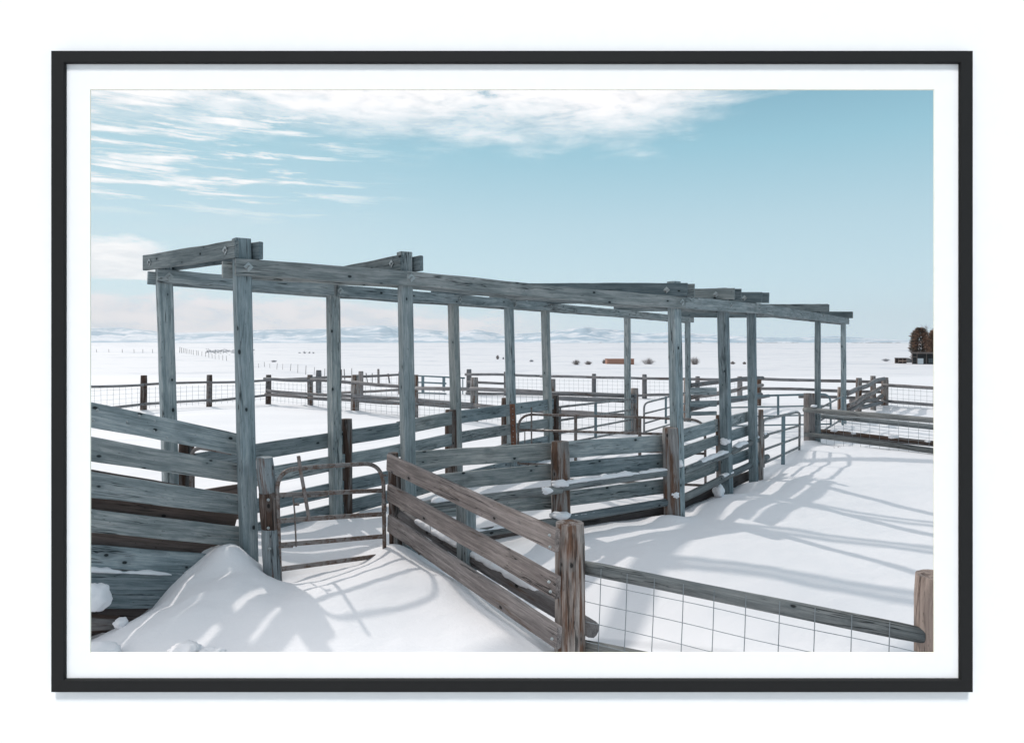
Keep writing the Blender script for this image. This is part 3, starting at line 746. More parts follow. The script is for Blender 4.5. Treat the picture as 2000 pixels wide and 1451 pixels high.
rpost(ff, 1481, 1491, 800, 932, 10.2, W_POST, 0)
for a, b in [((1330, 840, 866), (1397, 821, 845)), ((1400, 819, 843), (1478, 800, 818))]: bq(ff, a, b, f=YP, dy=.12)
for a, b in [((1330, 874, 900), (1397, 852.5, 871)), ((1400, 851, 871), (1478, 826, 846))]: bq(ff, a, b, f=YP, dy=.12)
for a, b in [((1330, 918, 948), (1397, 902, 924)), ((1400, 899, 921), (1478, 872, 891))]: bq(ff, a, b, f=YP, dy=.12)
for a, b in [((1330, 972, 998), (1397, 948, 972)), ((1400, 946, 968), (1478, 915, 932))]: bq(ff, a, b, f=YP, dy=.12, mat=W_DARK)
sqpost(ff, 'brace_post', P(913, 1180, 5.9) - ZUP * .2, P(910, 962, 5.9), .122, R(50), W_BLUE)

GS = 'snow caught on the front fence'
def on_pole(k, t0, t1, w, h, label, cov=1.0):
    a, b, r0, r1 = POLES[k]; A, B = P(*a), P(*b); u = ZUP * (r0 * .86)
    return snow_strip('snow_strip', A.lerp(B, t0) + u, A.lerp(B, t1) + u, w, h, label, cov, GS)
on_pole(1, .0, .62, .05, .055, 'long snow strip on the upper pole right of the round mid post')
on_pole(1, .60, .97, .045, .035, 'thin snow strip on the upper pole left of the second round post')
on_pole(0, .10, .40, .055, .06, 'ragged snow strip on the upper pole behind the gate hinge post')
on_pole(2, .03, .50, .045, .03, 'thin snow crust on the lower pole behind the diagonal fence')
on_pole(3, .05, .35, .04, .025, 'thin snow crust on the lower pole right of the near round post', .8)
on_pole(4, .28, .98, .045, .045, 'snow strip on the upper pole beside the third round post')
on_pole(5, .12, .45, .045, .05, 'short snow strip in the middle of the upper end pole')
on_pole(5, .55, .98, .045, .06, 'snow strip at the tip of the upper end pole')
on_pole(6, .75, 1.0, .04, .03, 'small snow patch on the lower pole by the third round post')
snow_lump('snow_clump', P(1093, 944, YO(1093) - .03), (.105, .07, .05), 'snow pile sitting on the pole in front of the round mid post', 3, .35, GS)
snow_lump('snow_clump', P(1066, 958, YO(1066) - .04), (.075, .04, .045), 'small snow blob hanging on the pole left of the round mid post', 8, .35, GS)
snow_lump('snow_clump', P(1094, 1006, YO(1094)), (.13, .09, .05), 'snow pile on the lower pole right behind the near corner post', 12, .3, GS)
snow_lump('snow_clump', P(1326, 905, YO(1326)), (.055, .05, .06), 'snow blob on the joint of the upper poles at the second round post', 17, .4, GS)
snow_lump('snow_clump', P(1318, 966, YO(1318)), (.06, .05, .05), 'snow blob on the joint of the lower poles at the second round post', 22, .4, GS)
snow_lump('snow_clump', P(1417, 862, YO(1417) + .05), (.075, .06, .075), 'big round snow ball stuck on the third round post', 27, .3, GS)
snow_lump('snow_clump', P(1485, 845, YO(1485)), (.05, .05, .035), 'snow tuft on the end of the upper pole by the last front post', 31, .4, GS)
snow_lump('snow_clump', P(1403, 958, YO(1403)), (.08, .12, .12), 'snow hump leaning on the foot of the third round post', 36, .25, GS)
snow_lump('snow_clump', P(186, 1166, 4.98), (.115, .12, .135), 'large rounded snow lump on the chute log at the lower left corner', 41, .22)
snow_lump('snow_clump', P(236, 1216, 4.98), (.05, .06, .045), 'small snow knob at the end of the chute log', 44, .25)
snow_lump('snow_clump', P(196, 1272, 4.5), (.14, .12, .07), 'smooth snow chunk at the bottom left corner', 48, .25)
snow_lump('snow_clump', P(368, 1272, 4.42), (.11, .10, .075), 'jagged broken snow chunk at the bottom left of the drift', 52, .5, None, 4.5)
snow_lump('snow_clump', P(408, 1280, 4.40), (.10, .09, .05), 'low broken snow chunk beside the jagged one', 57, .5, None, 4.5)

# ---- gate latch post, hinge post and the brown gate in the alley mouth
kp = empty('gate_latch_post', P(532, 1130, 5.85), 'pale weathered post with rusty brown band beside the first tall post', 'post')
T, Bm = P(516, 893, 5.85), P(533, 1135, 5.85); d = (Bm - T).normalized()
pole(kp, 'upper_post', P(522.3, 962, 5.85), T, .071, .069, W_PALE, .05)
pole(kp, 'rusty_band', P(527.4, 1033, 5.85), P(522.2, 961, 5.85), .0715, .0715, W_DPOST, .05)['label'] = 'rusty brown band round the post'
pole(kp, 'lower_post', Bm + d * .3, P(527.3, 1032, 5.85), .073, .0715, W_PALE, .05)
for (u, v) in [(524, 976), (524, 1031), (527, 1071)]: nails(kp, [(u, v, 5.775)], .013)

def gplane(uL, YL, uR, YR):
    return lambda u, v: P(u, v, 1 / (1 / YL + (u - uL) / (uR - uL) * (1 / YR - 1 / YL)))
gt = empty('alley_gate', P(645, 1110, 6.2), 'brown tubular steel gate with arched corners and lever latch in the alley mouth', 'gate')
g = gplane(543, 5.85, 750, 6.52)
fpts = [g(546.5, 1128), g(541.5, 960)] + arc(g(541.5, 958), g(541, 919), g(577, 915.5)) + [g(640, 910)] + arc(g(712, 906), g(746, 905), g(749, 946)) + [g(750, 1000), g(751, 1080)]
tube(gt, 'frame_tube', fpts, .0185, M_GATE, 10)
for (a, b, hh) in [((544, 966.5), (749, 957.5), .018), ((545, 1017), (750, 1003.5), .019), ((547, 1064), (750, 1047), .019), ((548, 1111), (751, 1084), .019)]:
    A, B = g(*a), g(*b); plank(gt, 'rail', A, B, hh * 2, hh * 2, .022, M_GATE, .001, .004)
tube(gt, 'lever', [g(585, 889) - Vector((0, .03, 0)), g(589, 915) - Vector((0, .035, 0)), g(598, 965) - Vector((0, .035, 0)), g(606, 1014) - Vector((0, .03, 0))], .01, M_GATE, flat=(.014, .005))
tube(gt, 'latch_rod', [g(574, 968) - Vector((0, .02, 0)), g(577, 1000) - Vector((0, .02, 0)), g(580, 1066) - Vector((0, .02, 0))], .007, M_GATE, 6)
plank(gt, 'latch_bar', g(574, 969) - Vector((0, .025, 0)), g(640, 966) - Vector((0, .025, 0)), .018, .018, .012, M_GATE, .0, .003)
plank(gt, 'latch_plate', g(576, 983) - Vector((0, .025, 0)), g(586, 983) - Vector((0, .025, 0)), .026, .026, .012, M_GATE, .0, .003)
plank(gt, 'latch_bar', g(535, 1067) - Vector((0, .02, 0)), g(573, 1066) - Vector((0, .02, 0)), .018, .018, .014, M_GATE, .0, .003)
tube(gt, 'latch_pin', [g(531, 974), g(545, 974)], .006, M_BOLT, 6)
tube(gt, 'latch_pin', [g(535, 1070), g(549, 1070)], .006, M_BOLT, 6)
tube(gt, 'hinge', [g(750, 983), g(750.5, 998)], .023, M_GATE, 10)
tube(gt, 'hinge', [g(749.5, 928), g(756, 928)], .008, M_GATE, 6)

# ---- diagonal plank fence in front
df = empty('diagonal_plank_fence', P(1112, 1290, 4.66), 'three grey brown planks slanting from the gate down to a thick near post', 'fence')
YD0, YD1 = 6.58, 4.62
for a, b in [((755, 887, 919), (1083, 1034, 1079)), ((756, 945, 978), (1085, 1126, 1172)), ((757, 1005, 1039), (1087, 1225, 1270))]:
    board(df, 'plank', (*a, YD0), (*b, YD1), .042, W_GREY, .006)
T = P(1113, 1020, 4.80); pole(df, 'corner_post', P(1113.5, 1300, 4.80) - ZUP * .35, T, .103, .1, W_POST, .06, 0, 22)
rpost(df, 757, 778, 884, 1085, 6.82, W_DPOST, 4, 'hinge_post')
sqpost(df, 'hinge_post', P(787, 1094, 7.02) - ZUP * .2, P(777, 905, 7.02), .09, R(40), W_DARK)
tail = pole(df, 'rear_pole', P(775, 1000, 6.9), P(1158, 1228, 4.82), .052, .062, W_GREY, .12, .015)
tube(df, 'loose_wire', [P(845, 992, 6.0) , P(841, 1002, 5.98), P(843, 1014, 5.97), P(839.5, 1022, 5.97), P(841, 1037, 5.98)], .0022, M_GATE, 5)
for (u, v, Y) in [(1073, 1045, 4.60), (1074, 1068, 4.60), (1072, 1136, 4.60), (1075, 1155, 4.60), (1078, 1247, 4.60)]: nails(df, [(u, v, Y + .02)], .011)
_A, _B = P(775, 1000, 6.9), P(1158, 1228, 4.82)
snow_strip('snow_strip', _A.lerp(_B, .12) + ZUP * .042, _A.lerp(_B, .80) + ZUP * .05, .06, .07, 'ragged snow ridge along the rear pole of the diagonal fence')

# ---- near wire fence at the lower right
wf = empty('near_wire_fence', P(1480, 1300, 4.4), 'pole and welded wire fence across the lower right foreground', 'fence')
pole(wf, 'top_pole', P(1139, 1109, 4.86), P(1805, 1240, 4.06), .047, .046, W_POLE, .10, .012)
pole(wf, 'lower_pole', P(1139, 1262, 4.86), P(1640, 1362, 4.3), .05, .05, W_POLE, .08, .008)
pole(wf, 'end_post', P(1832, 1360, 4.08) - ZUP * .2, P(1829, 1123, 4.08), .118, .112, W_TAN, .07, 0, 22)
WA, WB = (1126, 4.83), (1815, 4.02)
gw = gplane(1126, 4.80, 1815, 4.0)
def near_mesh():
    ub = [1173, 1224, 1277, 1334, 1394, 1456, 1522, 1591, 1663, 1737]
    V, Fc, G = [], [], []; r = .0027
    def strand(pts):
        fr_, pr = [], []
        for i in range(len(pts)):
            d = (pts[min(i + 1, len(pts) - 1)] - pts[max(i - 1, 0)]).normalized(); s = d.cross(Vector((.2, .95, .1))).normalized()
            fr_.append((s, s.cross(d).normalized())); pr.append([(r * math.cos(a), r * math.sin(a)) for a in (0, 1.57, 3.14, 4.71)])
        v, f, q = sweep(pts, pr, None, True, (0, 0, 0), fr_); o = len(V); V.extend(v); G.extend(q); Fc.extend([tuple(k + o for k in ff_) for ff_ in f])
    for u in ub:
        t = (u - 1126) / (1815 - 1126); vt = 1100 + 126 * t
        strand([gw(u + 1, vt + 2), gw(u - 1, vt + 70), gw(u - 4, vt + 140), gw(u - 6, vt + 260)])
    for k in range(7):
        dv = k * 39.5
        strand([gw(1126 + (1815 - 1126) * i / 12, (1130 + dv) + (1278 - 1130 + k * 8.5) * (i / 12) + 1.0 * math.sin(i * 1.1 + k)) for i in range(13)])
    mk('wire_mesh', V, Fc, M_WIRE, wf, G)
near_mesh()

# ---- fence running right from the far tall posts
rf = empty('right_wire_fence', P(1582, 885, 14.2), 'pole and wire fence running right from the square post beyond the drift', 'fence')
sqpost(rf, 'post', P(1581, 892, 14.0) - ZUP * .25, P(1581, 768, 14.0), .155, R(20), W_FAR)
pole(rf, 'rail', P(1570, 800, 13.9), P(2010, 836, 10.9), .048, .05, W_POLE, .08, .02)
pole(rf, 'rail', P(1600, 812, 14.15), P(2010, 852, 11.15), .046, .05, W_POLE, .08, .02)
pole(rf, 'rail', P(1572, 848, 13.9), P(2010, 902, 10.9), .046, .05, W_POLE, .08, .02)
pole(rf, 'rail', P(1600, 842, 14.15), P(2010, 886, 11.15), .05, .055, W_DPOST, .08, .02)
wires(rf, P(1590, 803, 13.84), P(2010, 838, 10.84), P(1590, 873, 13.84), P(2010, 930, 10.84), 20, 6, .0022, M_WIRE)
for (u, v, Y, s, l, sd_) in [(1629, 841, 13.6, .07, 'small snow patch on the dark rail nearest the square post', 2), (1667, 846, 13.3, .05, 'tiny snow patch in the middle of the dark rail', 5),
                        (1745, 853, 12.6, .10, 'largest snow patch on the dark rail of the right fence', 9), (1812, 862, 12.2, .05, 'snow patch on the dark rail at the right edge', 14), (1590, 793, 13.75, .07, 'snow tuft on the top rail at the square post', 19)]:
    snow_lump('snow_clump', P(u, v, Y), (s, .05, s * .45), l, sd_, .4, 'snow caught on the right fence')

# ------------------------------------------------------------------ steel gates further in
def bars(gt, g, rails, r, mat):
    for (a, b) in rails: tube(gt, 'rail', [g(*a), g((a[0] + b[0]) / 2, (a[1] + b[1]) / 2), g(*b)], r, mat, 8)
def strap(gt, g, u, v0, v1, w, mat, du=0):
    tube(gt, 'strap', [g(u, v0) - Vector((0, .025, 0)), g(u + du, v1) - Vector((0, .025, 0))], .01, mat, flat=(w, .006))
mg = empty('pen_divider_gate', P(1190, 900, 10.8), 'brown tubular gate across the alley behind the planked front fence', 'gate')
g = gplane(1010, 10.5, 1378, 9.7)
tube(mg, 'frame_tube', [g(1012, 905), g(1012, 842)] + arc(g(1012, 838), g(1013, 811), g(1038, 809.5)) + [g(1150, 812.5), g(1250, 815)] + arc(g(1345, 819), g(1374, 820), g(1377, 842)) + [g(1378, 950)], .018, M_GATE, 8)
bars(mg, g, [((1011, 839.5), (1378, 850)), ((1011, 872), (1378, 886)), ((1011, 905), (1378, 920)), ((1011, 932), (1378, 948))], .018, M_GATE)
for u in (1124, 1249): strap(mg, g, u, 812, 905 if u < 1200 else 925, .022, M_GATE)
strap(mg, g, 1038, 795, 867, .012, M_GATE); strap(mg, g, 1025, 843, 866, .008, M_GATE)
cg = empty('slanting_pen_gate', P(1160, 860, 13.3), 'tubular gate with blue strap slanting back from the fence end', 'gate')
g = gplane(1092, 11.95, 1240, 14.8)
bars(cg, g, [((1092, 795), (1236, 779)), ((1092, 821), (1236, 800)), ((1092, 846), (1236, 819)), ((1092, 868), (1236, 840))], .02, M_GREY)
strap(cg, g, 1163, 786, 856, .026, M_BLUE); strap(cg, g, 1094, 795, 870, .018, M_GREY); strap(cg, g, 1235, 779, 842, .018, M_GREY)
dg = empty('rear_pen_gate', P(1290, 850, 15.5), 'tubular gate with rounded corner behind the second round post', 'gate')
g = gplane(1258, 14.6, 1338, 17.0)
tube(dg, 'frame_tube', [g(1258, 848), g(1258, 800)] + arc(g(1258, 798), g(1258, 787), g(1268, 785)) + [g(1338, 767)], .02, M_GREY, 8)
bars(dg, g, [((1258, 808), (1338, 788)), ((1258, 827), (1338, 804)), ((1258, 844), (1338, 820))], .018, M_GREY); strap(dg, g, 1300, 774, 827, .024, M_BLUE)
eg = empty('side_gate', P(1525, 905, 12.3), 'grey tubular gate with blue strap standing open beside the last front post', 'gate')
g = gplane(1489, 10.3, 1563, 12.8)
tube(eg, 'frame_tube', [g(1491, 912), g(1490, 828)] + arc(g(1490, 826), g(1490, 819), g(1500, 817)) + arc(g(1552, 806), g(1562, 803), g(1562, 812)) + [g(1561, 889)], .021, M_GREY, 8)
bars(eg, g, [((1490, 851), (1562, 831)), ((1490, 879), (1562, 853)), ((1490, 905), (1561, 873))], .019, M_GREY); strap(eg, g, 1529, 812, 909, .03, M_BLUE, -1)
hg = empty('blue_pen_gate', P(1520, 818, 16.0), 'long blue tubular gate with rounded end behind the tall posts', 'gate')
g = gplane(1420, 15.6, 1622, 16.4)
tube(hg, 'frame_tube', [g(1420, 776), g(1500, 772.5), g(1595, 770)] + arc(g(1606, 770), g(1621, 770), g(1622, 785)) + [g(1623, 838)], .024, M_BLUE, 8)
bars(hg, g, [((1420, 796), (1622, 792)), ((1420, 814), (1622, 810)), ((1420, 832), (1622, 828))], .017, M_BLUE); strap(hg, g, 1519, 770, 815, .024, M_BLUE)
ig = empty('end_gate', P(1625, 838, 15.8), 'short tubular gate between the last two tall posts of the front row', 'gate')
g = gplane(1600, 14.3, 1648, 16.5)
bars(ig, g, [((1600, 798), (1647, 773)), ((1600, 822), (1647, 797)), ((1600, 846), (1647, 817))], .02, M_GREY); strap(ig, g, 1645, 774, 836, .024, M_BLUE)
jg = empty('chute_gate', P(410, 950, 7.2), 'brown tubular gate top showing behind the chute planks', 'gate')
g = gplane(374, 6.9, 450, 6.75)
tube(jg, 'frame_tube', [g(373, 960), g(374, 892)] + arc(g(374, 890), g(376, 876), g(392, 875)) + [g(415, 878), g(452, 885)], .018, M_GATE, 8)
bars(jg, g, [((373, 925), (452, 925))], .016, M_GATE)

# ------------------------------------------------------------------ far pens
def fence(name, label, posts, rails, meshes=(), mat=W_FAR, pm=W_DPOST, rr=.05, wr=.0024):
    p0 = posts[0]; e = empty(name, P((p0[0] + p0[1]) / 2, p0[3], p0[4]), label, 'fence')
    for (u0, u1, vt, vb, Y) in posts: rpost(e, u0, u1, vt, vb, Y, pm, rnd.uniform(-1, 1))
    for (a, b) in rails: pole(e, 'rail', P(*a), P(*b), rr, rr * .9, mat, .10, .05, 8, .5)
    for (a, b, c, d, nv, nh) in meshes: wires(e, P(*a), P(*b), P(*c), P(*d), nv, nh, wr, M_WIRE)
    return e
fence('far_left_fence', 'far pole and wire fence with dark posts crossing the snow on the left',
      [(275, 287, 733, 801, 20.8), (404, 414.5, 732, 792, 22.2), (519.5, 530, 732, 788, 23.0), (90, 103, 735, 812, 19.4)],
      [((60, 759, 19.0), (281, 751, 20.6)), ((278, 751, 20.6), (410, 746, 22.0)), ((407, 747, 22.0), (528, 742, 22.8)),
       ((60, 812, 19.0), (281, 790, 20.6)), ((278, 790, 20.6), (412, 783, 22.0)), ((407, 783, 22.0), (528, 772, 22.8))],
      [((60, 763, 18.9), (275, 755, 20.5), (60, 822, 18.9), (275, 797, 20.5), 16, 5), ((285, 755, 20.5), (524, 748, 22.7), (285, 798, 20.5), (524, 782, 22.7), 20, 5)], rr=.04)
fence('middle_pen_fence', 'far pole and wire fence slanting right from the left corner post toward the tall posts',
      [(600, 611, 732, 793, 22.0), (686, 702, 732, 804, 20.2), (807, 817, 732, 818, 18.5), (919, 934, 737, 820, 17.6), (1076, 1085, 740, 830, 16.3), (1232, 1247, 758, 850, 15.3)],
      [((516, 739, 22.7), (612, 744, 21.8), ), ((606, 743, 21.8), (692, 748, 20.0)), ((688, 746, 20.0), (815, 758, 18.3)), ((812, 758, 18.3), (922, 760, 17.4)), ((918, 760, 17.4), (1070, 767, 16.2)), ((1068, 768, 16.2), (1242, 773, 15.1)),
       ((520, 763, 22.7), (692, 775, 20.0)), ((690, 773, 20.0), (925, 790, 17.4)), ((925, 792, 17.4), (1090, 806, 16.2)),
       ((518, 770, 22.7), (605, 777, 21.8)), ((602, 777, 21.8), (925, 796, 17.4)), ((1070, 776, 16.0), (1242, 783, 15.0)), ((1080, 806, 16.0), (1242, 812, 15.0)), ((690, 781, 20.0), (815, 788, 18.3))],
      [((530, 745, 22.6), (815, 762, 18.2), (530, 785, 22.6), (815, 815, 18.2), 30, 5), ((815, 762, 18.2), (1236, 776, 15.0), (815, 815, 18.2), (1236, 842, 15.0), 36, 5)], pm=W_POST)
fence('far_pen_fence', 'farther pole fence with light posts and wire behind the middle pens',
      [(617, 628, 723, 768, 28.0), (700, 710, 725, 772, 27.0), (778, 783, 726, 772, 27.0), (911, 921, 721, 771, 27.0), (984, 989, 726, 773, 26.6), (1156, 1164.5, 730, 776, 25.8), (1254, 1263.5, 731, 782, 24.6), (1358, 1367, 735, 785, 24.2), (1440, 1450, 735, 783, 24.0)],
      [((540, 741, 28.5), (625, 737, 27.8)), ((620, 738, 27.8), (782, 731.5, 26.8)), ((908, 730.5, 26.8), (1062, 734, 26.2)), ((1055, 735, 26.2), (1260, 739, 24.5)), ((1255, 739, 24.5), (1486, 743, 23.6)),
       ((665, 767, 27.2), (782, 760, 26.8)), ((912, 746, 26.8), (988, 749.5, 26.5)), ((910, 768, 26.8), (1160, 771, 25.6)), ((1157, 771, 25.6), (1260, 773, 24.5)), ((1255, 773, 24.5), (1350, 772, 24.2))],
      [((1000, 738, 26.3), (1250, 742, 24.5), (1000, 772, 26.3), (1250, 780, 24.5), 26, 5), ((1265, 743, 24.4), (1440, 746, 23.9), (1265, 780, 24.4), (1440, 780, 23.9), 18, 5), ((630, 741, 27.8), (780, 735, 26.8), (630, 766, 27.8), (780, 768, 26.8), 14, 4)], pm=W_FAR)
kg = empty('far_blue_gate', P(840, 768, 27), 'small blue tubular gate far back between the second and third tall posts', 'gate')
g = gplane(806, 26.8, 872, 26.8)
bars(kg, g, [((800, 733), (908, 738.5)), ((806, 746), (872, 749)), ((806, 767), (872, 769))], .03, M_BLUE)
for u, a, b in ((826, 734, 766), (867, 737, 764)): strap(kg, g, u, a, b, .055, M_BLUE)
strap(kg, g, 904, 738, 770, .02, M_BLUE)
fence('rear_log_fence', 'log fence with rough rail ends running back from the last back row post',
      [(1335, 1350, 739, 828, 17.6), (1478, 1487, 735, 776, 22.0)],
      [((1349, 752, 17.5), (1489, 736, 21.8)), ((1349, 778, 17.5), (1489, 753, 21.8)), ((1349, 800, 17.5), (1489, 768, 21.8)), ((1400, 786, 18.6), (1500, 772, 22))], pm=W_POST, rr=.06)
rl = empty('rear_plank_panel', P(1372, 815, 17.6), 'dark plank panel behind the third and fourth front row posts', 'fence')
for (a, b) in [((1348, 757, 771), (1400, 757, 771)), ((1348, 783, 795), (1400, 782, 794)), ((1348, 804, 812), (1400, 803, 811))]: board(rl, 'board', (*a, 17.4), (*b, 17.4), .04, W_BLUE)
fence('right_corner_fence', 'log corner fence with brown posts on the right beyond the last tall post',
      [(1636, 1652, 756, 838, 17.15), (1672, 1683, 738, 805, 19.4), (1700, 1710, 734, 794, 20.8), (1722, 1735, 737, 794, 22.0)],
      [((1655, 768, 17.1), (1728, 738, 21.9)), ((1655, 792, 17.1), (1722, 757, 21.9)), ((1655, 800, 17.3), (1722, 773, 21.9)), ((1680, 795, 19), (1722, 787, 21.7))], pm=W_POST, rr=.065)
fence('rear_rail_fence', 'three straight pole rails crossing behind the last tall posts', [(1476, 1482, 737, 776, 22.4)],
      [((1484, 739.5, 22.3), (1600, 743, 22.3)), ((1595, 743, 22.3), (1732, 747, 22.2)), ((1484, 759, 22.3), (1600, 761.5, 22.3)), ((1595, 761, 22.3), (1732, 765, 22.2)), ((1560, 775, 22.3), (1732, 779, 22.2)), ((1660, 784, 22.0), (1720, 786, 22.0))], rr=.05)
fence('far_right_fence', 'pole and wire fence leaving the corner posts at the right edge', [(1880, 1893, 737, 808, 20.0)],
      [((1724, 751, 21.8), (2000, 768, 19.0)), ((1722, 783, 21.8), (2000, 806, 19.0))], [((1736, 756, 21.7), (2000, 772, 18.9), (1736, 798, 21.7), (2000, 822, 18.9), 20, 5)])

# ------------------------------------------------------------------ stakes, brush, sheds and trees on the plain
def stake(u, vt, vb, lean=0.0, w=.055, label=None, mat=W_FAR, group='wire fence stakes on the plain'):
    b = hit(u, vb); T = P(u + lean, vt, b.y)
    d = (T - b); s = Vector((1, 0, 0)); V = []
    ww = max(.045, b.y * .00042)
    for p, k in ((b - d.normalized() * .2, 1.0), (T, .85)):
        for (x, y) in ((-1, -1), (1, -1), (1, 1), (-1, 1)): V.append(p + Vector((x * ww * k * .5 * w / .055, y * .04, 0)))
    V.append(T + d.normalized() * ww * .5)
    Fc = [(0, 1, 5, 4), (1, 2, 6, 5), (2, 3, 7, 6), (3, 0, 4, 7), (4, 5, 8), (5, 6, 8), (6, 7, 8), (7, 4, 8)]
    o = mk('fence_stake', V, Fc, mat, None, [(0, 0, 0)] * 9)
    return tag(o, label or 'thin dark stake in the receding line of a wire fence on the far plain', 'stake', group)
ORD = 'first second third fourth fifth sixth seventh eighth ninth tenth eleventh twelfth thirteenth fourteenth fifteenth sixteenth seventeenth eighteenth nineteenth twentieth'.split()
ORD += ['twenty ' + o for o in ORD[:9]] + ['thirtieth', 'thirty first', 'thirty second']
for k_, u in enumerate((189, 213, 239, 262, 279, 298)): stake(u, 682, 689.5, rnd.uniform(-1.5, 1), label=ORD[k_] + ' stake from the left in the level row along the horizon', group='far left level row of stakes')
stake(351, 677.5, 689, .5, .08, 'left stake of the braced pair at the corner of the far wire fence', group=None); stake(355, 679, 689.5, -.3, .08, 'right stake of the braced pair at the corner of the far wire fence', group=None)
us = [358, 361, 364, 367.5, 371, 374.5, 378, 384, 387.5, 394, 401.5, 408, 414.5, 420.5, 428, 435, 442.5]
for k, u in enumerate(us):
    t = (u - 358) / 85.0; stake(u, 680 + 15 * t, 689 + 16.5 * t + rnd.uniform(-.5, .5), rnd.uniform(-.8, .8), rnd.choice((.035, .05, .06)), ORD[k] + ' stake right of the braced corner pair in the receding far wire fence')
for k_, (u, a, b, l, w) in enumerate([(494, 708.5, 720, 1.5, .035), (505, 710, 719, 0, .03), (516.5, 707, 718, -.3, .06), (527, 710, 719.5, 0, .03), (540.5, 709.5, 723, 1, .06), (552, 711, 723.5, .2, .035), (567, 710.5, 725, 1.4, .06),
                        (581.5, 712, 728, .4, .045), (597, 714, 731, .8, .07), (613.5, 717, 732, 1, .04), (634, 720, 735, .5, .04), (667, 722, 742, 0, .05), (673.5, 721, 742, -1.4, .05), (687, 719.5, 738, 0, .035)]): stake(u, a, b, l, w, ORD[k_] + ' thin stake right of the first tall post in the nearer wire fence')
stake(718, 729, 749, -3, .05, 'leaning stake just left of the thick far stake', group=None); stake(727, 729, 749, 0, .035, 'thin stake between the leaning stake and the thick far stake', group=None)
stake(739.5, 721, 752, -.5, .13, 'thick square far stake between the second back and second front tall posts', group=None); stake(761, 730, 749, -3, .10, 'short leaning far stake left of the second front tall post', group=None)

TWIG = plain('dry_twig', (.24, .21, .20), .9); TWIG2 = plain('grey_brush', (.40, .40, .42), .9)
def shrub(u, vb, w, h, label, n=150, mat=TWIG, name='dry_shrub', group='dry shrubs on the plain'):
    c = hit(u, vb); Wd, Hd = px(w, c.y) / 2, px(h, c.y); V, Fc = [], []
    r = random.Random(int(u * 7)); tw = max(.007, c.y * .00013)
    for i in range(n):
        a = r.uniform(0, 6.28); q = r.random() ** .6; b = c + Vector((math.cos(a) * Wd * .3 * q, math.sin(a) * Wd * .3 * q, -.05))
        e = c + Vector((math.cos(a) * Wd * q * r.uniform(.7, 1.1), math.sin(a) * Wd * q, Hd * (1 - .55 * q * q) * r.uniform(.55, 1.05)))
        m = b.lerp(e, .55) + Vector((r.uniform(-.1, .1) * Wd, 0, Hd * .08))
        s = Vector((tw * r.uniform(.6, 1.2), 0, 0)); o = len(V)
        V += [b - s, b + s, m - s * .7, m + s * .7, e - s * .3, e + s * .3]; Fc += [(o, o + 1, o + 3, o + 2), (o + 2, o + 3, o + 5, o + 4)]
        e2 = m + (e - m) * .8 + Vector((r.uniform(-.3, .3) * Wd, 0, r.uniform(-.05, .2) * Hd)); V += [e2 - s * .3, e2 + s * .3]; Fc.append((o + 2, o + 3, o + 7, o + 6))
    # shared base keeps the twigs one plant
    return tag(mk(name, V, Fc, mat), label, 'shrub', group)
for (u, vb, w, h, l) in [(972, 702, 8, 9, 'small dry shrub left of the fourth back row post'), (983, 702, 5, 5, 'tiny dry shrub touching the fourth back row post'), (1038, 707, 11, 5, 'low dry shrub just left of the fifth back row post'),
                         (1126, 713, 22, 12, 'wide dry shrub right of the fifth back row post'), (1149, 713, 19, 9, 'dry shrub left of the brown steel bin'), (1180, 711, 10, 10, 'thin pale shrub against the end of the brown bin'),
                         (1266, 712, 36, 14, 'largest dry shrub right of the brown bin'), (1357, 712.5, 27, 17, 'tall dry shrub beside the last back row post'), (1431, 712, 12, 7, 'small shrub between the fourth and fifth front tall posts'), (1454, 712, 9, 6, 'faint shrub just left of the fifth front tall post'),
                         (1730, 705, 20, 5, 'low dry brush left of the brown shed'), (535, 707, 15, 4, 'low grey sagebrush on the left plain')]: shrub(u, vb, w, h, l, mat=TWIG2 if h < 6 else TWIG)
def tuft(u, v, Y, w, h, label):
    p = P(u, v, Y); V, Fc = [], []; r = random.Random(int(u))
    for i in range(26):
        o = len(V); b_ = p + Vector((r.uniform(-.03, .03), r.uniform(-.03, .03), -.03)); e = p + Vector((r.uniform(-1, 1) * w, r.uniform(-.05, .05), r.uniform(.3, 1) * h)); s = Vector((.003, 0, 0))
        V += [b_ - s, b_ + s, e]; Fc.append((o, o + 1, o + 2))
    tag(mk('dry_grass_tuft', V, Fc, TWIG), label, 'grass tuft')
tuft(1634, 876, 12.7, .09, .07, 'small dry grass tuft poking through the snow below the right wire fence')
for k, (u, vb, w, h) in enumerate([(585, 690, 8, 3), (595, 690, 10, 5), (604, 690, 8, 4), (612, 690, 7, 3)]): shrub(u, vb, w, h, ORD[k] + ' sagebrush from the left in the dark clump near the second back row post', 36, TWIG2, 'sagebrush', 'sagebrush clump on the left plain')
def scrub():
    V, Fc = [], []; r = random.Random(3)
    for i in range(260):
        u = r.uniform(402, 498); v = 685.5 + r.gauss(0, 2.0) + (u - 450) * .01; c = hit(u, v + 1); s = px(r.uniform(.8, 3.0), c.y); h = px(r.uniform(.5, 1.6), c.y); o = len(V)
        V += [c + Vector((-s, 0, -.1)), c + Vector((s, 0, -.1)), c + Vector((s * .5, 0, h)), c + Vector((-s * .4, .2, h * .8)), c + Vector((0, s, -.1))]; Fc += [(o, o + 1, o + 2, o + 3), (o, o + 3, o + 4), (o + 1, o + 4, o + 2), (o + 2, o + 4, o + 3)]
    tag(mk('scrub', V, Fc, TWIG2), 'band of dark scrub along the far creek left', 'scrub', kind='stuff')
scrub()
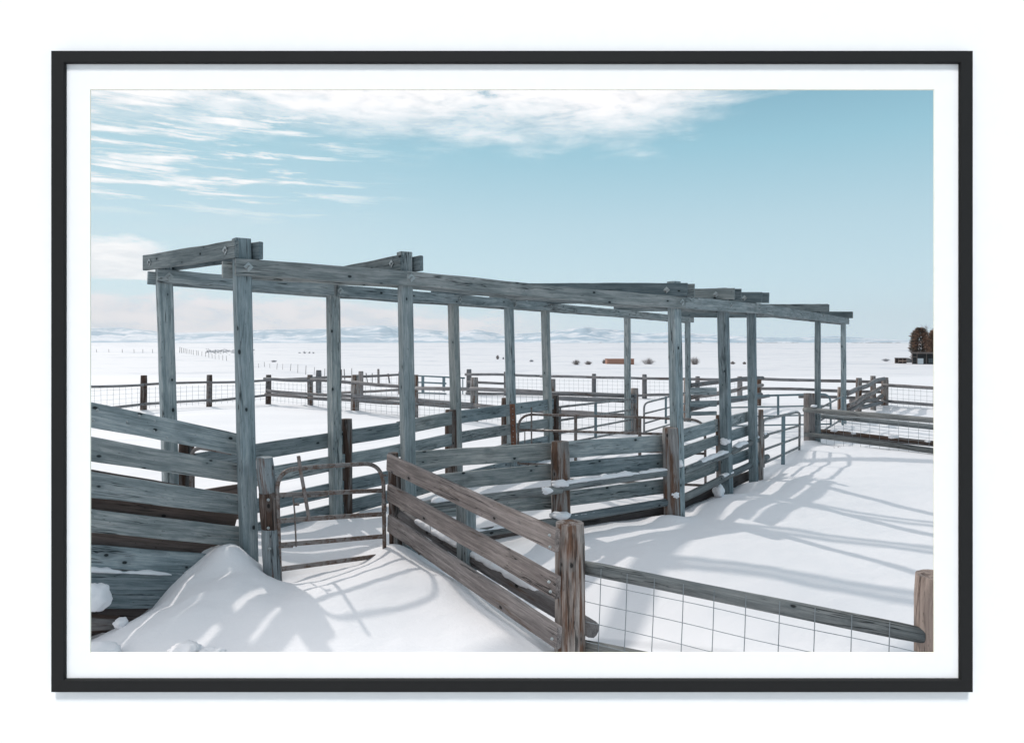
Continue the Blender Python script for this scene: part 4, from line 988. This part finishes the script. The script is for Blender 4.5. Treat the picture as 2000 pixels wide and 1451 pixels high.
def far_trees():
    V, Fc = [], []; r = random.Random(5)
    for i in range(150):
        u = r.choice((r.uniform(1150, 1500), r.uniform(1480, 1560), r.uniform(1690, 1760), r.uniform(1590, 1760))); Y = 2900.0; c = P(u, 668.6, Y); c.z = gz(c.x, Y)
        s = px(r.uniform(.8, 3.5), Y); h = px(r.uniform(.5, 1.4), Y); o = len(V)
        V += [c + Vector((-s, 0, -2)), c + Vector((s, 0, -2)), c + Vector((s * .6, 0, h)), c + Vector((-s * .5, 0, h * .8)), c + Vector((0, s, -2))]; Fc += [(o, o + 1, o + 2, o + 3), (o, o + 3, o + 4), (o + 1, o + 4, o + 2), (o + 2, o + 4, o + 3)]
    tag(mk('shelterbelt', V, Fc, TWIG2), 'thin dark line of distant trees on the horizon', 'trees', kind='stuff')
far_trees()

BIN = plain('brown_bin_paint', (.36, .19, .135), .7)
def boxm(name, c, d, mat, parent=None, rz=0.0):
    s = Vector((math.cos(rz), math.sin(rz), 0)); t = Vector((-math.sin(rz), math.cos(rz), 0)); V = []
    for z in (0, 1):
        for (x, y) in ((-1, -1), (1, -1), (1, 1), (-1, 1)): V.append(Vector(c) + s * x * d[0] / 2 + t * y * d[1] / 2 + ZUP * z * d[2])
    return mk(name, V, [(3, 2, 1, 0), (4, 5, 6, 7), (0, 1, 5, 4), (1, 2, 6, 5), (2, 3, 7, 6), (3, 0, 4, 7)], mat, parent, [(v.x, v.y, v.z) for v in V])
c = hit(1210, 712); k = c.y
b_ = empty('steel_bin', c, 'brown rectangular steel bin standing in the snow on the plain', 'bin')
boxm('side_panel', c - ZUP * .15, (px(52, k), px(22, k), px(10.5, k) + .15), BIN, b_, .04)
for x in (-1, 1): boxm('rim', c + Vector((x * px(25, k), -.02, 0)) + ZUP * 0, (px(2.4, k), px(22.6, k), px(11.6, k)), BIN, b_, .04)
boxm('top_rim', c + ZUP * px(10.6, k), (px(54, k), px(22.4, k), px(.8, k)), BIN, b_, .04)

BARN = plain('dark_barn_boards', (.028, .032, .034), .85); ROOF = plain('barn_roof_edge', (.12, .105, .10), .85); WHITE = plain('white_door_paint', (.55, .62, .66), .6)
c = hit(1805, 711); k = c.y
bn = empty('dark_barn', c, 'low dark barn with open front and a white door under the trees at right', 'barn')
vd = Vector((c.x, c.y, 0)).normalized(); sv = Vector((vd.y, -vd.x, 0)); ra = math.atan2(sv.y, sv.x)
def bp_(u, fwd=0.0, z=0.0): return c + sv * (px(u - 1805, k) / 1.15) + vd * fwd + ZUP * (z - .2)
q_ = lambda n: px(n, k) / 1.15
hN = px(22, k)
boxm('back_wall', bp_(1812, 2.2), (q_(62), 3.6, hN), BARN, bn, ra)
boxm('roof', bp_(1812, 1.8, hN), (q_(65), 4.9, .26), ROOF, bn, ra)
for u in (1782, 1791, 1809.5, 1840): boxm('post', bp_(u, .25), (.17, .17, hN), ROOF, bn, ra)
boxm('brace', bp_(1786, .2, hN - .7), (q_(9), .1, .16), ROOF, bn, ra)
dr = boxm('door', bp_(1797.5, .3, .2), (q_(12), .1, px(11, k)), WHITE, bn, ra); dr['label'] = 'white door in the dark front'
boxm('lintel', bp_(1797.5, .24, .2 + px(11, k)), (q_(10), .1, px(1.2, k)), BARN, bn, ra)
boxm('panel', bp_(1818, .3, .2 + px(2, k)), (q_(10), .1, px(9, k)), plain('blue_grey_panel', (.09, .12, .135), .6), bn, ra)
for u in (1814, 1818, 1822): boxm('slat', bp_(u, .22, .2 + px(2, k)), (q_(.7), .05, px(9, k)), BARN, bn, ra)
c = hit(1759, 709.5); k = c.y
sh = empty('feed_shed', c, 'small brown open shed left of the dark barn', 'shed')
boxm('back_wall', c + vd * .9 - ZUP * .2, (q_(22), .8, px(9.5, k) + .2), plain('shed_inside', (.05, .04, .037), .9), sh, ra)
boxm('roof', c + vd * .6 + ZUP * px(9, k), (q_(24), 1.9, .16), ROOF, sh, ra)
for du in (-11, -4, 4, 11): boxm('post', c + sv * q_(du) - ZUP * .2, (.14, .14, px(9, k) + .2), W_TAN, sh, ra)
boxm('rail', c + sv * q_(3) - vd * .12 + ZUP * px(3.6, k), (q_(15), .08, px(2, k)), W_TAN, sh, ra)
snow_c = P(1772, 711, k + 6); snow_c.z = c.z
tag(mk('hay_heap', *(lambda cc, rx, rz: ([cc + Vector((rx * math.cos(a) * math.cos(b), rx * math.sin(a) * math.cos(b), rz * math.sin(b))) for b in [i * math.pi / 12 for i in range(7)] for a in [j * math.pi / 8 for j in range(16)]],
     [(i * 16 + j, i * 16 + (j + 1) % 16, (i + 1) * 16 + (j + 1) % 16, (i + 1) * 16 + j) for i in range(6) for j in range(16)]))(snow_c, px(10, k), px(9.5, k)), plain('old_hay', (.15, .145, .145), .95), smooth=True), 'rounded grey heap between the shed and the barn', 'heap')

LEAF = [plain('brown_needles', (.32, .205, .15), .9), plain('dark_needles', (.11, .10, .085), .9)]
BARK = plain('tree_bark', (.07, .055, .05), .9)
def conifer(u, vb, vt, wpx, label, seed, Yd=None, mix=.55):
    r = random.Random(seed); c = hit(1805, 711); k = Yd or c.y + 12; cx = P(u, vb, k); cx.z = gz(cx.x, k)
    H = P(u, vt, k).z - cx.z; Rr = px(wpx, k) / 2
    t = empty('conifer_tree', cx, label, 'tree', 'trees by the barn')
    pole(t, 'trunk', cx - ZUP * .3, cx + ZUP * H * .9, .16, .03, BARK, .05, .05, 8, .6)
    V, Fc, fm = [], [], []
    for i in range(4200):
        q = r.random() ** .8; z = .06 + .94 * q
        prof = math.sqrt(max(.02, 1 - ((z - .42) / .585) ** 2))
        a = r.uniform(0, 6.28); lump = .95 + .5 * noise.noise((math.cos(a) * 1.7, math.sin(a) * 1.7, z * 6 + seed)) + .18 * noise.noise((math.cos(a) * 5, math.sin(a) * 5, z * 15 + seed))
        rad = Rr * prof * lump * (r.random() ** .35)
        p = cx + Vector((math.cos(a) * rad, math.sin(a) * rad, H * z - .12 * rad)); s = r.uniform(.18, .42)
        d1 = Vector((math.cos(a), math.sin(a), r.uniform(-.1, .6))) * s * 1.4; d2 = Vector((r.uniform(-1, 1), r.uniform(-1, 1), r.uniform(-1, 1))).normalized() * s * .8
        o = len(V); V += [p - d1 * .5 - d2 * .5, p - d1 * .5 + d2 * .5, p + d1]; Fc.append((o, o + 1, o + 2))
        fm.append(0 if noise.noise((p.x * .9, p.y * .9, p.z * .9)) + r.uniform(-.35, .35) > (.0 if mix > .5 else -.35) else 1)
    mk('crown', V, Fc, None, t, mats=LEAF, fm=fm)
conifer(1797, 712, 640, 36, 'dense brown tinged conifer behind the left end of the barn', 2)
conifer(1826, 712, 645, 30, 'paler brown conifer cut by the right edge of the picture', 9, None, .4)
def bare_tree():
    c = hit(1805, 711); k = c.y + 40; cx = P(1818, 711, k); cx.z = gz(cx.x, k); H = P(1818, 631, k).z - cx.z
    t = empty('bare_tree', cx, 'pale leafless tree rising behind the conifers at the right edge', 'tree', 'trees by the barn')
    pole(t, 'trunk', cx - ZUP * .3, cx + ZUP * H * .5, .2, .1, BARK, .05, .1, 8, .6)
    V, Fc = [], []; r = random.Random(4); B2 = plain('pale_twigs', (.30, .28, .28), .9)
    def br(p, d, L, w, dep):
        q = p + d * L; s = Vector((w, 0, 0)); o = len(V)
        V.extend([p - s, p + s, q + s * .6, q - s * .6]); Fc.append((o, o + 1, o + 2, o + 3))
        if dep:
            for i in range(3): br(p + d * L * r.uniform(.5, 1), (d + Vector((r.uniform(-.7, .7), r.uniform(-.7, .7), r.uniform(-.1, .5)))).normalized(), L * r.uniform(.55, .8), w * .65, dep - 1)
    for i in range(7): br(cx + ZUP * H * r.uniform(.35, .5), Vector((r.uniform(-.5, .5), r.uniform(-.5, .5), 1)).normalized(), H * .22, .06, 4)
    mk('crown', V, Fc, B2, t)
bare_tree()

# ------------------------------------------------------------------ cold air between here and the hills
def build_haze():
    V = [(x, y, z) for z in (-12, 420) for (x, y) in ((-9600, -60), (9600, -60), (9600, 9700), (-9600, 9700))]
    m = bpy.data.materials.new('cold_air'); m.use_nodes = True; nt = m.node_tree; nt.nodes.clear()
    out = nt.nodes.new('ShaderNodeOutputMaterial'); vol = nt.nodes.new('ShaderNodeVolumePrincipled')
    vol.inputs['Color'].default_value = (.92, .97, 1.0, 1); vol.inputs['Density'].default_value = 0.000045; vol.inputs['Anisotropy'].default_value = 0.2
    nt.links.new(vol.outputs[0], out.inputs['Volume'])
    o = mk('haze', V, [(3, 2, 1, 0), (4, 5, 6, 7), (0, 1, 5, 4), (1, 2, 6, 5), (2, 3, 7, 6), (3, 0, 4, 7)], m)
    o['kind'] = 'stuff'; o['label'] = 'thin cold winter haze over the plain'
build_haze()
